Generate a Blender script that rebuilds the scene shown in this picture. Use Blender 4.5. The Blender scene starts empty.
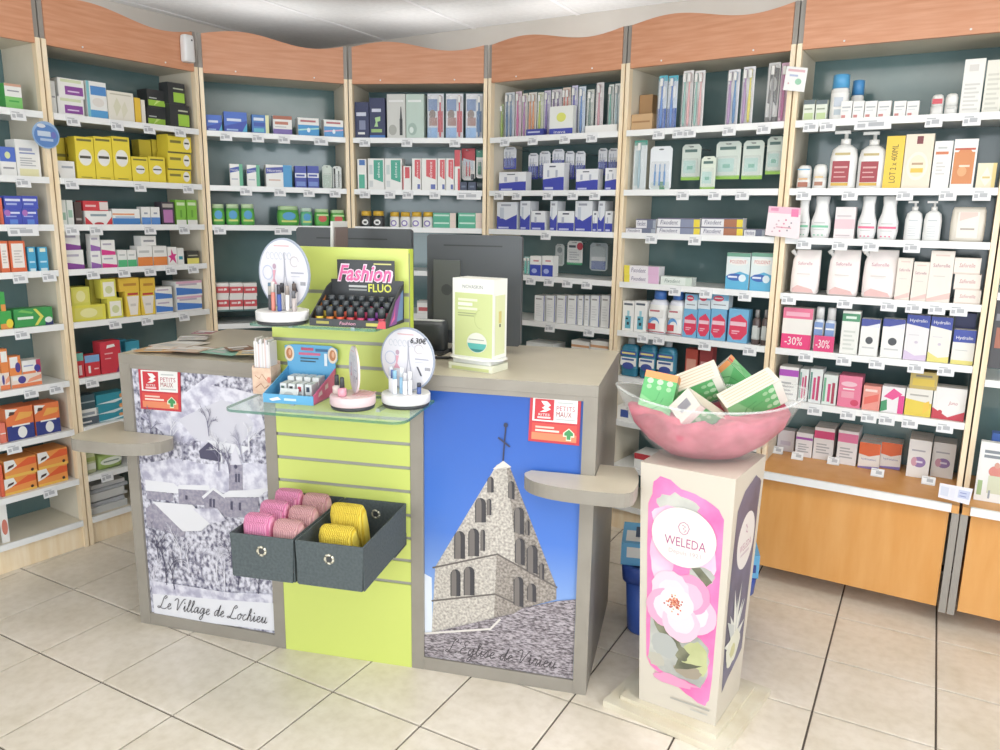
import bpy, math, random
from mathutils import Vector, Matrix
random.seed(7)
S = bpy.context.scene
COL = S.collection
# ---------------------------------------------------------------- camera
F, YAW, PITCH, ROLL = 773.3, math.radians(-28.916), math.radians(11.642), math.radians(0.901)
CAM = Vector((2.2157, -1.3599, 1.5078))
cyw, syw, cp, sp, cr, sr = math.cos(YAW), math.sin(YAW), math.cos(PITCH), math.sin(PITCH), math.cos(ROLL), math.sin(ROLL)
FW = Vector((syw*cp, cyw*cp, -sp)); R0 = Vector((cyw, -syw, 0)); U0 = R0.cross(FW)
RT = cr*R0 + sr*U0; UP = -sr*R0 + cr*U0
cam = bpy.data.cameras.new('camera'); cam.sensor_fit = 'HORIZONTAL'; cam.sensor_width = 36.0; cam.lens = F/1000*36; cam.clip_start = .02
camo = bpy.data.objects.new('camera', cam); COL.objects.link(camo)
m = Matrix((RT, UP, -FW)).transposed().to_4x4(); m.translation = CAM; camo.matrix_world = m
S.camera = camo
# ---------------------------------------------------------------- world, light, exposure
w = bpy.data.worlds.new('sky'); S.world = w; w.use_nodes = True
w.node_tree.nodes['Background'].inputs[0].default_value = (.86, .93, 1, 1)
w.node_tree.nodes['Background'].inputs[1].default_value = 1.0
S.view_settings.view_transform = 'Standard'; S.view_settings.look = 'None'
S.view_settings.gamma = 1.0; S.view_settings.use_curve_mapping = False
S.view_settings.exposure = 0.04
def area(name, loc, rot, sx, sy, power, colr):
    l = bpy.data.lights.new(name, 'AREA'); l.shape = 'RECTANGLE'; l.size = sx; l.size_y = sy; l.energy = power; l.color = colr
    o = bpy.data.objects.new(name, l); o.location = loc; o.rotation_euler = rot; COL.objects.link(o); return o
# daylight through the shop window behind the photographer
area('daylight_window', (1.7, -3.15, 1.4), (math.radians(90), 0, 0), 4.6, 2.1, 85, (.9, .95, 1))
area('daylight_side_window', (4.36, -.9, 1.45), (math.radians(90), 0, math.radians(90)), 2.4, 2.0, 60, (.9, .95, 1))
# ---------------------------------------------------------------- pixel helpers
def ray(px, py): return (px-500)/F*RT - (py-375)/F*UP + FW
def gnd(px, py, z=0.0):
    d = ray(px, py); return CAM + d*((z-CAM.z)/d.z)
def project(X):
    d = Vector(X)-CAM; k = d.dot(FW); return 500+F*d.dot(RT)/k, 375-F*d.dot(UP)/k
class Plane:
    """vertical plane through A (left) and B (right), s along it, off towards the customer"""
    def __init__(s, A, B):
        s.A = Vector((A[0], A[1])); s.B = Vector((B[0], B[1])); s.t = (s.B-s.A); s.w = s.t.length; s.t.normalize()
        s.n = Vector((s.t.y, -s.t.x)); s.ang = math.atan2(s.t.y, s.t.x)
    def hit(s, px, py, off=0.0):
        d = ray(px, py); P = s.A+s.n*off
        k = (P-CAM.xy).dot(s.n)/d.xy.dot(s.n); X = CAM+d*k
        return (X.xy-s.A).dot(s.t), X.z
    def pt(s, a, off=0.0, z=0.0):
        p = s.A+s.t*a+s.n*off; return Vector((p.x, p.y, z))
    def on(s, X):
        d = Vector((X[0], X[1]))-s.A; return d.dot(s.t), d.dot(s.n)
# ---------------------------------------------------------------- materials
def lin(h):
    h = h.lstrip('#'); r = [int(h[i:i+2], 16)/255 for i in (0, 2, 4)]
    return tuple(c/12.92 if c <= .04045 else ((c+.055)/1.055)**2.4 for c in r)+(1,)
MC = {}
def M(c, rough=.45, metal=0.0, name=None):
    k = (c, rough, metal)
    if k in MC: return MC[k]
    mt = bpy.data.materials.new(name or 'paint_'+c.strip('#')); mt.use_nodes = True
    b = mt.node_tree.nodes['Principled BSDF']; q = lin(c); lu = (q[0]+q[1]+q[2])/3; b.inputs['Base Color'].default_value = tuple((x*.93+lu*.07)*.86+.012 for x in q[:3])+(1,)
    b.inputs['Roughness'].default_value = rough; b.inputs['Metallic'].default_value = metal
    MC[k] = mt; return mt
def noise_mat(name, c1, c2, scale=8, stretch=(1, 1, 1), rough=.5, detail=4, lo=.35, hi=.65, bump=0.0, c3=None, metal=0):
    mt = bpy.data.materials.new(name); mt.use_nodes = True; nt = mt.node_tree; b = nt.nodes['Principled BSDF']
    tc = nt.nodes.new('ShaderNodeTexCoord'); mp = nt.nodes.new('ShaderNodeMapping'); mp.inputs['Scale'].default_value = stretch
    n = nt.nodes.new('ShaderNodeTexNoise'); n.inputs['Scale'].default_value = scale; n.inputs['Detail'].default_value = detail
    r = nt.nodes.new('ShaderNodeValToRGB'); r.color_ramp.elements[0].position = lo; r.color_ramp.elements[1].position = hi
    r.color_ramp.elements[0].color = lin(c1); r.color_ramp.elements[1].color = lin(c2)
    if c3:
        e = r.color_ramp.elements.new((lo+hi)/2); e.color = lin(c3)
    nt.links.new(tc.outputs['Object'], mp.inputs[0]); nt.links.new(mp.outputs[0], n.inputs['Vector'])
    nt.links.new(n.outputs[0], r.inputs[0]); nt.links.new(r.outputs[0], b.inputs['Base Color'])
    b.inputs['Roughness'].default_value = rough; b.inputs['Metallic'].default_value = metal
    if bump:
        bp = nt.nodes.new('ShaderNodeBump'); bp.inputs['Strength'].default_value = bump; bp.inputs['Distance'].default_value = .003
        nt.links.new(n.outputs[0], bp.inputs['Height']); nt.links.new(bp.outputs[0], b.inputs['Normal'])
    return mt
def glass_mat(name, c, rough=.02, alpha=.25):
    mt = bpy.data.materials.new(name); mt.use_nodes = True; nt = mt.node_tree
    b = nt.nodes['Principled BSDF']; b.inputs['Base Color'].default_value = lin(c); b.inputs['Roughness'].default_value = rough
    b.inputs['Alpha'].default_value = alpha; b.inputs['IOR'].default_value = 1.45
    return mt
def emit_mat(name, c, st):
    mt = bpy.data.materials.new(name); mt.use_nodes = True; b = mt.node_tree.nodes['Principled BSDF']
    b.inputs['Emission Color'].default_value = lin(c); b.inputs['Emission Strength'].default_value = st; return mt
def tile_mat():
    mt = noise_mat('beige_floor_tile', '#d8cebd', '#e8dfd2', 5, rough=.32, detail=6, lo=.3, hi=.7)
    nt = mt.node_tree; b = nt.nodes['Principled BSDF']
    oi = nt.nodes.new('ShaderNodeObjectInfo'); tc = nt.nodes.new('ShaderNodeTexCoord')
    n1 = [n for n in nt.nodes if n.type == 'TEX_NOISE'][0]; mp = [n for n in nt.nodes if n.type == 'MAPPING'][0]
    nt.links.new(oi.outputs['Location'], mp.inputs['Location'])
    n2 = nt.nodes.new('ShaderNodeTexNoise'); n2.inputs['Scale'].default_value = 30; n2.inputs['Detail'].default_value = 5
    nt.links.new(mp.outputs[0], n2.inputs['Vector'])
    mx = nt.nodes.new('ShaderNodeMix'); mx.data_type = 'RGBA'; mx.blend_type = 'MULTIPLY'
    rp = nt.nodes.new('ShaderNodeValToRGB'); rp.color_ramp.elements[0].color = (.86, .84, .8, 1); rp.color_ramp.elements[0].position = .3; rp.color_ramp.elements[1].position = .6
    src = b.inputs['Base Color'].links[0].from_socket
    nt.links.new(n2.outputs[0], rp.inputs[0]); mx.inputs[0].default_value = .7
    nt.links.new(src, mx.inputs[6]); nt.links.new(rp.outputs[0], mx.inputs[7]); nt.links.new(mx.outputs[2], b.inputs['Base Color'])
    return mt
MAT = dict(
    cherry=noise_mat('cherry_wood_veneer', '#c88a66', '#d79e7e', 9, (.7, .7, 9), .42, 5, .3, .7),
    cabwood=noise_mat('honey_wood_veneer', '#d3964f', '#dca463', 6, (3, 3, .5), .4, 5, .3, .7),
    post=noise_mat('maple_post', '#ead3ae', '#f3e2c6', 10, (4, 4, .4), .45),
    side=noise_mat('beige_side_panel', '#d6ccb8', '#ddd4c2', 5, rough=.55),
    back=noise_mat('teal_back_panel', '#5b7576', '#647e7f', 5, rough=.16),
    shelf=M('#f4f5f4', .35), rail=M('#f6f7f6', .3), floor=tile_mat(), grout=M('#5f544b', .8),
    wall=noise_mat('plaster_wall', '#b9b4ab', '#bfbbb3', 3, rough=.8), ceil=noise_mat('ceiling_panel', '#d8d8d6', '#dededc', 40, rough=.85),
    tbar=M('#f4f4f4', .5), postmetal=M('#a39d95', .45, .1), counter=noise_mat('taupe_laminate', '#8e887e', '#979187', 7, rough=.38),
    ctop=noise_mat('taupe_top_painted_sheen', '#b9b19e', '#c1b9a6', 7, rough=.3), lime=M('#d6e36c', .4), groove=M('#a5a59c', .45, .2),  # ctop: lighter taupe, the counter top's reflection put into its base colour
    glass=glass_mat('green_edge_glass', '#bfe0d2', .03, .22), gedge=glass_mat('glass_edge', '#3c7c66', .1, .7), clear=glass_mat('clear_plastic', '#f2f4f4', .04, .12),
    felt=noise_mat('charcoal_felt', '#4a5254', '#565e60', 120, rough=.9), dark=M('#3a3d40', .4), tagm=M('#eeeff0', .4), tagink=M('#b9bbc0', .6),
    emit=emit_mat('added_panel_diffuser', '#fffaf2', 4.6), uplight=emit_mat('added_panel_uplight', '#fffaf2', 3.3), cornice=emit_mat('cornice_led', '#fafcff', 25.0), slate=None)
_b = MAT['back'].node_tree.nodes['Principled BSDF']; _b.inputs['Coat Weight'].default_value = .5; _b.inputs['Coat Roughness'].default_value = .12
# ---------------------------------------------------------------- mesh builder
class MB:
    def __init__(s): s.v = []; s.f = []; s.m = []; s.mats = []; s.sm = []
    def mi(s, mt):
        if mt not in s.mats: s.mats.append(mt)
        return s.mats.index(mt)
    def poly(s, pts, mt, smooth=False):
        i = len(s.v); s.v += [tuple(p) for p in pts]; s.f.append(tuple(range(i, i+len(pts)))); s.m.append(s.mi(mt)); s.sm.append(smooth)
    def box(s, x0, x1, y0, y1, z0, z1, mt, front=None, top=None):
        i = len(s.v); s.v += [(x0,y0,z0),(x1,y0,z0),(x1,y1,z0),(x0,y1,z0),(x0,y0,z1),(x1,y0,z1),(x1,y1,z1),(x0,y1,z1)]
        for k, q in enumerate(((0,1,5,4),(1,2,6,5),(2,3,7,6),(3,0,4,7),(4,5,6,7),(3,2,1,0))):
            s.f.append(tuple(i+a for a in q)); s.sm.append(False)
            s.m.append(s.mi(front if (k == 0 and front) else top if (k == 4 and top) else mt))
    def prism(s, pts, z0, z1, mt, top=None):
        n = len(pts); i = len(s.v); s.v += [(p[0], p[1], z0) for p in pts]+[(p[0], p[1], z1) for p in pts]
        for k in range(n): s.f.append((i+k, i+(k+1) % n, i+n+(k+1) % n, i+n+k)); s.m.append(s.mi(mt)); s.sm.append(False)
        s.f.append(tuple(range(i+n-1, i-1, -1))); s.m.append(s.mi(mt)); s.sm.append(False)
        s.f.append(tuple(range(i+n, i+2*n))); s.m.append(s.mi(top or mt)); s.sm.append(False)
    def slab(s, pts, y0, y1, mt):
        """polygon in x,z extruded from y0 (front) to y1"""
        n = len(pts); i = len(s.v); s.v += [(p[0], y0, p[1]) for p in pts]+[(p[0], y1, p[1]) for p in pts]
        for k in range(n): s.f.append((i+k, i+n+k, i+n+(k+1) % n, i+(k+1) % n)); s.m.append(s.mi(mt)); s.sm.append(False)
        s.f.append(tuple(range(i, i+n))); s.f.append(tuple(range(i+2*n-1, i+n-1, -1))); s.m += [s.mi(mt)]*2; s.sm += [False]*2
    def loft(s, rings, mt, n=16, p=2.0, cx=0, cy=0, smooth=True, cap=True):
        """rings: (z, rx, ry[, dx, dy]) superellipses"""
        i = len(s.v)
        for rg in rings:
            z, rx, ry = rg[:3]; dx, dy = (rg[3], rg[4]) if len(rg) > 3 else (0, 0)
            for k in range(n):
                a = 2*math.pi*(k+.5)/n; c, d = math.cos(a), math.sin(a)
                s.v.append((cx+dx+rx*math.copysign(abs(c)**(2/p), c), cy+dy+ry*math.copysign(abs(d)**(2/p), d), z))
        mi = s.mi(mt)
        for r in range(len(rings)-1):
            for k in range(n):
                a = i+r*n+k; b_ = i+r*n+(k+1) % n; s.f.append((a, b_, b_+n, a+n)); s.m.append(mi); s.sm.append(smooth)
        if cap:
            s.f.append(tuple(range(i+n-1, i-1, -1))); s.f.append(tuple(range(i+(len(rings)-1)*n, i+len(rings)*n))); s.m += [mi, mi]; s.sm += [False, False]
    def tube(s, pts, r, mt, n=6):
        pts = [Vector(p) for p in pts]; i = len(s.v)
        for k, p in enumerate(pts):
            d = (pts[min(k+1, len(pts)-1)]-pts[max(k-1, 0)]).normalized(); a = d.orthogonal().normalized()
            if k and abs(d.z) > .9: a = Vector((1, 0, 0))-d*d.x; a.normalize()
            b_ = d.cross(a); rr = r[k] if isinstance(r, (list, tuple)) else r
            for q in range(n): t = 2*math.pi*q/n; s.v.append(tuple(p+(a*math.cos(t)+b_*math.sin(t))*rr))
        mi = s.mi(mt)
        for k in range(len(pts)-1):
            for q in range(n):
                a = i+k*n+q; b2 = i+k*n+(q+1) % n; s.f.append((a, b2, b2+n, a+n)); s.m.append(mi); s.sm.append(True)
        s.f.append(tuple(range(i+n-1, i-1, -1))); s.f.append(tuple(range(i+(len(pts)-1)*n, i+len(pts)*n))); s.m += [mi]*2; s.sm += [False]*2
    def mesh(s, name):
        me = bpy.data.meshes.new(name); me.from_pydata(s.v, [], s.f)
        for mt in s.mats: me.materials.append(mt)
        me.polygons.foreach_set('material_index', s.m); me.polygons.foreach_set('use_smooth', s.sm); me.update(); return me
    def obj(s, name, parent=None, loc=None, rz=0.0): return link(name, s.mesh(name), parent, loc, rz)
def link(name, me, parent=None, loc=None, rz=0.0, rot=None):
    o = bpy.data.objects.new(name, me); COL.objects.link(o)
    if parent: o.parent = parent
    if loc is not None: o.location = loc
    o.rotation_euler = rot or (0, 0, rz); return o
def tag(o, label=None, cat=None, group=None, kind=None):
    if label: o['label'] = label
    if cat: o['category'] = cat
    if group: o['group'] = group
    if kind: o['kind'] = kind
    return o
def thing(name, label, cat, loc=(0, 0, 0), rz=0.0, group=None): return tag(link(name, None, None, loc, rz), label, cat, group)
# ---------------------------------------------------------------- flat print (decals) on a front face
TXT = {}
def text_mesh(t, shear=0.0, off=0.0):
    k = (t, shear, off)
    if k in TXT: return TXT[k]
    c = bpy.data.curves.new('lettering', 'FONT'); c.body = t; c.resolution_u = 2; c.shear = shear; c.offset = off
    o = bpy.data.objects.new('lettering', c); COL.objects.link(o)
    me = bpy.data.meshes.new_from_object(o.evaluated_get(bpy.context.evaluated_depsgraph_get()))
    vs = [(v.co.x, v.co.y) for v in me.vertices]; fs = [tuple(p.vertices) for p in me.polygons]
    bpy.data.objects.remove(o); bpy.data.curves.remove(c); bpy.data.meshes.remove(me)
    xs = [v[0] for v in vs]; ys = [v[1] for v in vs]; x0, x1, y0, y1 = min(xs), max(xs), min(ys), max(ys)
    TXT[k] = ([((x-x0)/(x1-x0)-.5, (y-y0)/(y1-y0)-.5) for x, y in vs], fs); return TXT[k]
class Print:
    """draws flat print on a face; fn(u, v, lift) -> 3D point"""
    def __init__(s, mb, fn): s.mb = mb; s.fn = fn; s.k = 1
    def lift(s): s.k += 1; return .0003+min(s.k, 30)*.00012+s.k*.000004
    def poly(s, pts, mt):
        l = s.lift(); s.mb.poly([s.fn(u, v, l) for u, v in pts], mt if not isinstance(mt, str) else M(mt))
    def rect(s, u0, v0, u1, v1, c): s.poly([(u0, v0), (u1, v0), (u1, v1), (u0, v1)], c)
    def ell(s, cu, cv, ru, rv, c, n=20): s.poly([(cu+ru*math.cos(2*math.pi*k/n), cv+rv*math.sin(2*math.pi*k/n)) for k in range(n)], c)
    def text(s, t, cu, cv, w, h, c, shear=0.0, rot=0, off=0.0):
        vs, fs = text_mesh(t, shear, off); l = s.lift(); mt = M(c) if isinstance(c, str) else c; i = len(s.mb.v)
        for x, y in vs:
            if rot == 90: x, y = -y*w, x*h
            elif rot == -90: x, y = y*w, -x*h
            else: x, y = x*w, y*h
            s.mb.v.append(tuple(s.fn(cu+x, cv+y, l)))
        mi = s.mb.mi(mt)
        for f in fs: s.mb.f.append(tuple(i+a for a in f)); s.mb.m.append(mi); s.mb.sm.append(False)
    def line(s, pts, wd, c, asp=1.0):
        """polyline of constant width; asp = face height / width when u, v are fractions"""
        l = s.lift(); mt = M(c) if isinstance(c, str) else c; L = []; R_ = []
        for k, (x, y) in enumerate(pts):
            x1, y1 = pts[max(k-1, 0)]; x2, y2 = pts[min(k+1, len(pts)-1)]; dx, dy = x2-x1, (y2-y1)*asp; q = math.hypot(dx, dy) or 1
            nx, ny = -dy/q*wd/2, dx/q*wd/2; L.append((x+nx, y+ny/asp)); R_.append((x-nx, y-ny/asp))
        for k in range(len(pts)-1): s.mb.poly([s.fn(*q, l) for q in (R_[k], R_[k+1], L[k+1], L[k])], mt)
    def run(s, spec):
        for d in spec:
            k = d[0]
            if k == 'r': s.rect(*d[1:])
            elif k == 'e': s.ell(*d[1:])
            elif k == 't': s.text(*d[1:])
            elif k == 'p': s.poly(d[1], d[2])
            elif k == 'l': s.line(*d[1:])
GLY = {'L': ([(.9,1.7),(1.25,2.0),(1.0,2.25),(.7,1.8),(.5,.8),(.3,.2),(0,0),(-.2,.2),(.1,.3),(.6,0),(1.2,0),(1.4,.25)], 1.5),
 'e': ([(0,.3),(.5,.6),(.55,.9),(.35,1),(.15,.6),(.2,.15),(.45,0),(.8,.3)], .8), 'V': ([(-.3,1.6),(.05,2.0),(.35,1.8),(.35,1),(.4,0),(.9,1.2),(1.3,2.0),(1.65,2.1)], 1.45),
 'i': ([(0,.3),(.25,1),(.2,.3),(.3,0),(.6,.3)], .6), 'l': ([(0,.3),(.45,1.4),(.5,1.95),(.35,2),(.25,1.4),(.2,.3),(.35,0),(.65,.3)], .65),
 'a': ([(.7,.9),(.4,1),(.1,.5),(.2,.05),(.5,.3),(.75,1),(.7,.3),(.8,0),(1.05,.3)], 1.05), 'g': ([(.7,.9),(.4,1),(.1,.5),(.2,.05),(.5,.3),(.75,1),(.65,-.5),(.4,-1),(.15,-.8),(.5,-.2),(1.05,.3)], 1.05),
 'd': ([(.7,.9),(.4,1),(.1,.5),(.2,.05),(.5,.3),(.95,2),(.72,.3),(.8,0),(1.05,.3)], 1.05), 'o': ([(.5,1),(.15,.7),(.1,.2),(.35,0),(.65,.4),(.6,.9),(.5,1),(.6,.8),(.95,.8)], .9),
 'c': ([(.6,.85),(.4,1),(.1,.5),(.2,.05),(.45,0),(.8,.3)], .8), 'h': ([(0,.3),(.45,1.4),(.5,1.95),(.35,2),(.2,.9),(.1,0),(.3,.8),(.55,1),(.6,.5),(.6,.1),(.75,0),(1,.3)], 1.0),
 'u': ([(0,.3),(.25,1),(.2,.2),(.4,0),(.65,.4),(.75,1),(.7,.2),(.85,0),(1.1,.3)], 1.1), 's': ([(0,.3),(.45,1.05),(.55,.5),(.4,0),(.1,.15),(.4,.05),(.8,.3)], .8),
 'E': ([(1.1,1.8),(.7,2.1),(.35,1.7),(.65,1.15),(.2,.8),(.05,.3),(.4,0),(1.1,.35)], 1.15), 'r': ([(0,.3),(.25,1.1),(.3,.9),(.6,.9),(.5,.3),(.6,0),(.9,.3)], .85)}
def cursive(pr, text, A, B, wd, c, shear=.25):
    """handwriting from point A to point B (baseline, in the print's own units)"""
    tot = sum(.7 if ch == ' ' else .35 if ch == "'" else GLY[ch][1] for ch in text)
    k = math.hypot(B[0]-A[0], B[1]-A[1])/tot; dx, dy = (B[0]-A[0])/tot, (B[1]-A[1])/tot; x = 0
    for ch in text:
        if ch == ' ': x += .7; continue
        if ch == "'": g, adv = [(.2, 1.9), (.1, 1.5)], .35
        else: g, adv = GLY[ch]
        P = []
        for j in range(len(g)-1):
            p0, p1, p2, p3 = g[max(j-1, 0)], g[j], g[j+1], g[min(j+2, len(g)-1)]
            for t in (0, .25, .5, .75):
                P.append(tuple(.5*(2*p1[a]+(p2[a]-p0[a])*t+(2*p0[a]-5*p1[a]+4*p2[a]-p3[a])*t*t+(3*p1[a]-p0[a]-3*p2[a]+p3[a])*t**3) for a in (0, 1)))
        P.append(g[-1])
        pr.line([(A[0]+(x+px+shear*py)*dx, A[1]+(x+px+shear*py)*dy+py*k) for px, py in P], wd, c)
        if ch == 'i': pr.ell(A[0]+(x+.45)*dx, A[1]+(x+.45)*dy+1.4*k, .12*k, .12*k, c, 8)
        x += adv
# ================================================================ THE SETTING
def struct(name, mb, parent=None): return tag(mb.obj(name, parent), kind='structure' if parent is None else None)
T = .34
b = MB(); b.box(-2.2, 4.6, -3.2, 3.2, -.08, -.006, MAT['grout']); floor = struct('floor', b)
b = MB(); g = .0032; c = .003
b.prism([(g, g), (T-g, g), (T-g, T-g), (g, T-g)], -.006, -.0012, MAT['floor'])
i = len(b.v); q = ((g, g), (T-g, g), (T-g, T-g), (g, T-g)); q2 = ((g+c, g+c), (T-g-c, g+c), (T-g-c, T-g-c), (g+c, T-g-c))
b.v += [(x, y, -.0012) for x, y in q]+[(x, y, 0) for x, y in q2]
for k in range(4): b.f.append((i+k, i+(k+1) % 4, i+4+(k+1) % 4, i+4+k)); b.m.append(0); b.sm.append(False)
b.f.append((i+4, i+5, i+6, i+7)); b.m.append(0); b.sm.append(False)
tile = b.mesh('tile')
for ix in range(-4, 11):
    for iy in range(-7, 7): link('tile', tile, floor, (ix*T, iy*T, random.uniform(-.0004, 0)))
b = MB(); b.box(-2.2, 4.6, -3.2, -7*T, -.006, 0, MAT['floor']); link('tile_border', b.mesh('tile_border'), floor)
H = 2.52
WL = Plane((-1.62, -1.2), (-1.40, 2.62)); WB = Plane((-1.62, 2.60), (4.6, 2.36))
def wall(name, pl, s0, s1, th=.12):
    b = MB(); b.box(s0, s1, 0, th, 0, H+.05, MAT['wall']); o = struct(name, b); o.location = pl.pt(0); o.rotation_euler = (0, 0, pl.ang); return o
wall('wall_left', WL, -2.1, 3.9); wall('wall_back', WB, -.1, 6.3)
b = MB()
for a in ((-3.3, -2.15, 0, H), (.35, 2.6, 0, H), (-2.15, .35, 0, .4), (-2.15, .35, 2.46, H)): b.box(4.5, 4.62, a[0], a[1], a[2], a[3]+.05, MAT['wall'])
struct('wall_right', b)
b = MB()
for y in (-2.15, -.93, .3): b.box(4.5, 4.56, y, y+.05, .4, 2.46, MAT['tbar'])
for z in (.4, 2.41): b.box(4.5, 4.56, -2.15, .35, z, z+.05, MAT['tbar'])
win2 = struct('window_2', b)
b = MB(); b.box(4.528, 4.532, -2.1, .3, .45, 2.41, M('#ffffff')); b.mats[0] = glass_mat('side_window_glass', '#ffffff', 0, .06); b.obj('pane', win2)
b = MB()
for a in ((-2.2, -.75, 0, H), (4.1, 4.6, 0, H), (-.75, 4.1, 0, .3), (-.75, 4.1, 2.45, H)): b.box(a[0], a[1], -3.35, -3.22, a[2], a[3]+.05, MAT['wall'])
struct('wall_front', b)
b = MB()
for x in (-.75, .84, 2.44, 4.05): b.box(x, x+.05, -3.3, -3.24, .3, 2.45, MAT['tbar'])
for z in (.3, 2.4): b.box(-.75, 4.1, -3.3, -3.24, z, z+.05, MAT['tbar'])
win = struct('window_1', b)
b = MB(); b.box(-.7, 4.05, -3.272, -3.268, .35, 2.4, glass_mat('window_glass', '#ffffff', .0, .06)); b.obj('pane', win)
# suspended ceiling: bars and separate panels
b = MB(); b.box(-2.2, 4.6, -3.3, 3.1, H+.008, H+.06, MAT['ceil']); ceil = struct('ceiling', b)
GX, GY, X0, Y0 = .634, .62, -.772, 2.036
b = MB(); b.box(.004, GX-.004, .004, GY-.004, -.004, .008, MAT['ceil']); pan = b.mesh('ceiling_panel')
added_lamps = {(2, -3), (3, -3), (4, -3), (5, -3), (3, -6), (5, -6)}  # unseen hanging panels, added to brighten the ceiling and the shelf backs
for ix in range(-2, 9):
    for iy in range(-9, 1):
        link('ceiling_panel', pan, ceil, (X0+ix*GX, Y0+iy*GY, H))
b = MB()
for ix in range(-2, 10): b.box(X0+ix*GX-.011, X0+ix*GX+.011, -3.2, 2.62, H-.007, H-.0045, MAT['tbar'])
b.obj('ceiling_bar', ceil)
b = MB()
for iy in range(-8, 2): b.box(-2.1, 4.5, Y0+iy*GY-.003, Y0+iy*GY+.003, H-.0042, H-.0022, MAT['ceil'])
b.obj('ceiling_bar', ceil)
cols_ = {2: 'leftmost', 3: 'second', 4: 'third', 5: 'rightmost'}
for n, (ix, iy) in enumerate(sorted(added_lamps)):
    row = ('in the row nearer the shelves' if iy == -3 else 'in the row nearer the entrance'); o = thing('added_ceiling_light', '%s added slim hanging light panel %s' % (cols_[ix], row), 'light', (X0+(ix+.5)*GX, Y0+(iy+.5)*GY, H-.16), 0, 'added hanging light panels')
    b = MB(); h = GX/2-.012; b.box(-h, h, -.29, .29, -.012, .012, MAT['emit'], top=MAT['uplight']); b.obj('diffuser', o)
    b = MB(); [b.box(*q, -.014, .014, MAT['tbar']) for q in ((-h-.01, h+.01, -.3, -.29), (-h-.01, h+.01, .29, .3), (-h-.01, -h, -.29, .29), (h, h+.01, -.29, .29))]; b.obj('frame', o)
    for x in (-h, h):
        b = MB(); b.tube([(x, 0, .014), (x, 0, .155)], .002, MAT['tbar']); b.obj('wire', o)
# ================================================================ SHELVING BAYS
PTS = [(-1.1447, -.11), (-1.0128, .6288), (-.948, 1.3456), (-.5001, 1.9026), (.1727, 2.1666), (.9271, 2.0823), (1.6595, 1.9839), (2.409, 1.959), (3.16, 1.935)]
PTS[0] = (-1.0128-.0660, .6288-.7300)
BAY = [Plane(PTS[k], PTS[k+1]) for k in range(8)]
ZL = [1.880, 1.622, 1.430, 1.241, 1.013, .764, .544, .316, .118]; ZR = [1.878, 1.619, 1.428, 1.203, .975, .757, .540, .316, .118]
SHELF = [ZL, ZL, [1.878, 1.620, 1.428, 1.011, .932, .764, .544, .316, .118], ZR, ZR, ZR, ZR[:6], [1.70, 1.25, .93]]
DEPTH = .30; RAILH = .026; CABZ, CABOFF = .490, .15
BN = ['leftmost bay', 'second bay', 'third bay', 'fourth bay', 'fifth bay', 'sixth bay', 'seventh bay', 'rightmost bay']
SN = ['top shelf', 'second shelf', 'third shelf', 'fourth shelf', 'fifth shelf', 'sixth shelf', 'seventh shelf', 'eighth shelf', 'bottom shelf']
BLAB = ['tall pharmacy shelving bay cut by the left picture edge', 'tall shelving bay with yellow boxes, air freshener on its wooden fascia',
        'corner shelving bay with sparse blue boxes and green tubs', 'narrow shelving bay with red and green toothpaste above two monitors',
        'shelving bay full of blue and white interdental brush packs', 'shelving bay with denture cream and mouthwash behind the glass bowl',
        'shelving bay of intimate care bottles above a honey wood cabinet', 'shelving bay cut by the right picture edge']
TAGS = {0: [[18], [23], [(23, 25)], [20, 49], [22], [31, 56], [14], [50], []],
 1: [[73, 117, 149, 180], [71.6, 140, 188], [71, 96, 150, 184], [93, 124, 150, 171, 193], [115, 147, 184], [92], [], [107], []],
 2: [[226, 258, 284, (321, 15)], [246, 280, 309, 335], [220, (283, 18)]], 3: [[365, 407, 455], [365, 390, 408, 435, (469, 27)], []],
 4: [[505, 533, 565, 592], [499, 517, 548, 573, 595], [546], [531, 549, 567.5, 587], [550, 589]],
 5: [[659, 679, 690, 729.5, 764], [683, 715, 742.5], [651.5, 695], [675, 706, 745], [643, 659, 705, 750]],
 6: [[811, 828, (873, 27), 934, 972], [804, 850, 905, 948, 982], [804, 840, 871, 912], [789, 845, 889, 914, 937, 959], [806, 844, 877, 916, 946], [815, 848, 869, 887, 910, 945]], 7: [[], [], []]}
def wave(f): return 2.335+.023*math.sin(2*math.pi*(f*1.0-.02)) - .004*math.sin(math.pi*f)
tagcache = {}
def tag_mesh(wd):
    if wd not in tagcache:
        b = MB(); h = .041; b.box(-wd/2, wd/2, 0, .003, -h/2, h/2, MAT['tagm'])
        pr = Print(b, lambda u, v, l: (u, -l, v)); pr.rect(-wd*.12, -.009, wd*.3, .006, MAT['tagink']); pr.rect(-wd*.42, .008, wd*.1, .012, MAT['tagink']); pr.rect(-wd*.42, -.012, -wd*.2, .002, MAT['tagink'])
        tagcache[wd] = b.mesh('price_tag')
    return tagcache[wd]
UNITS = []
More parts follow.
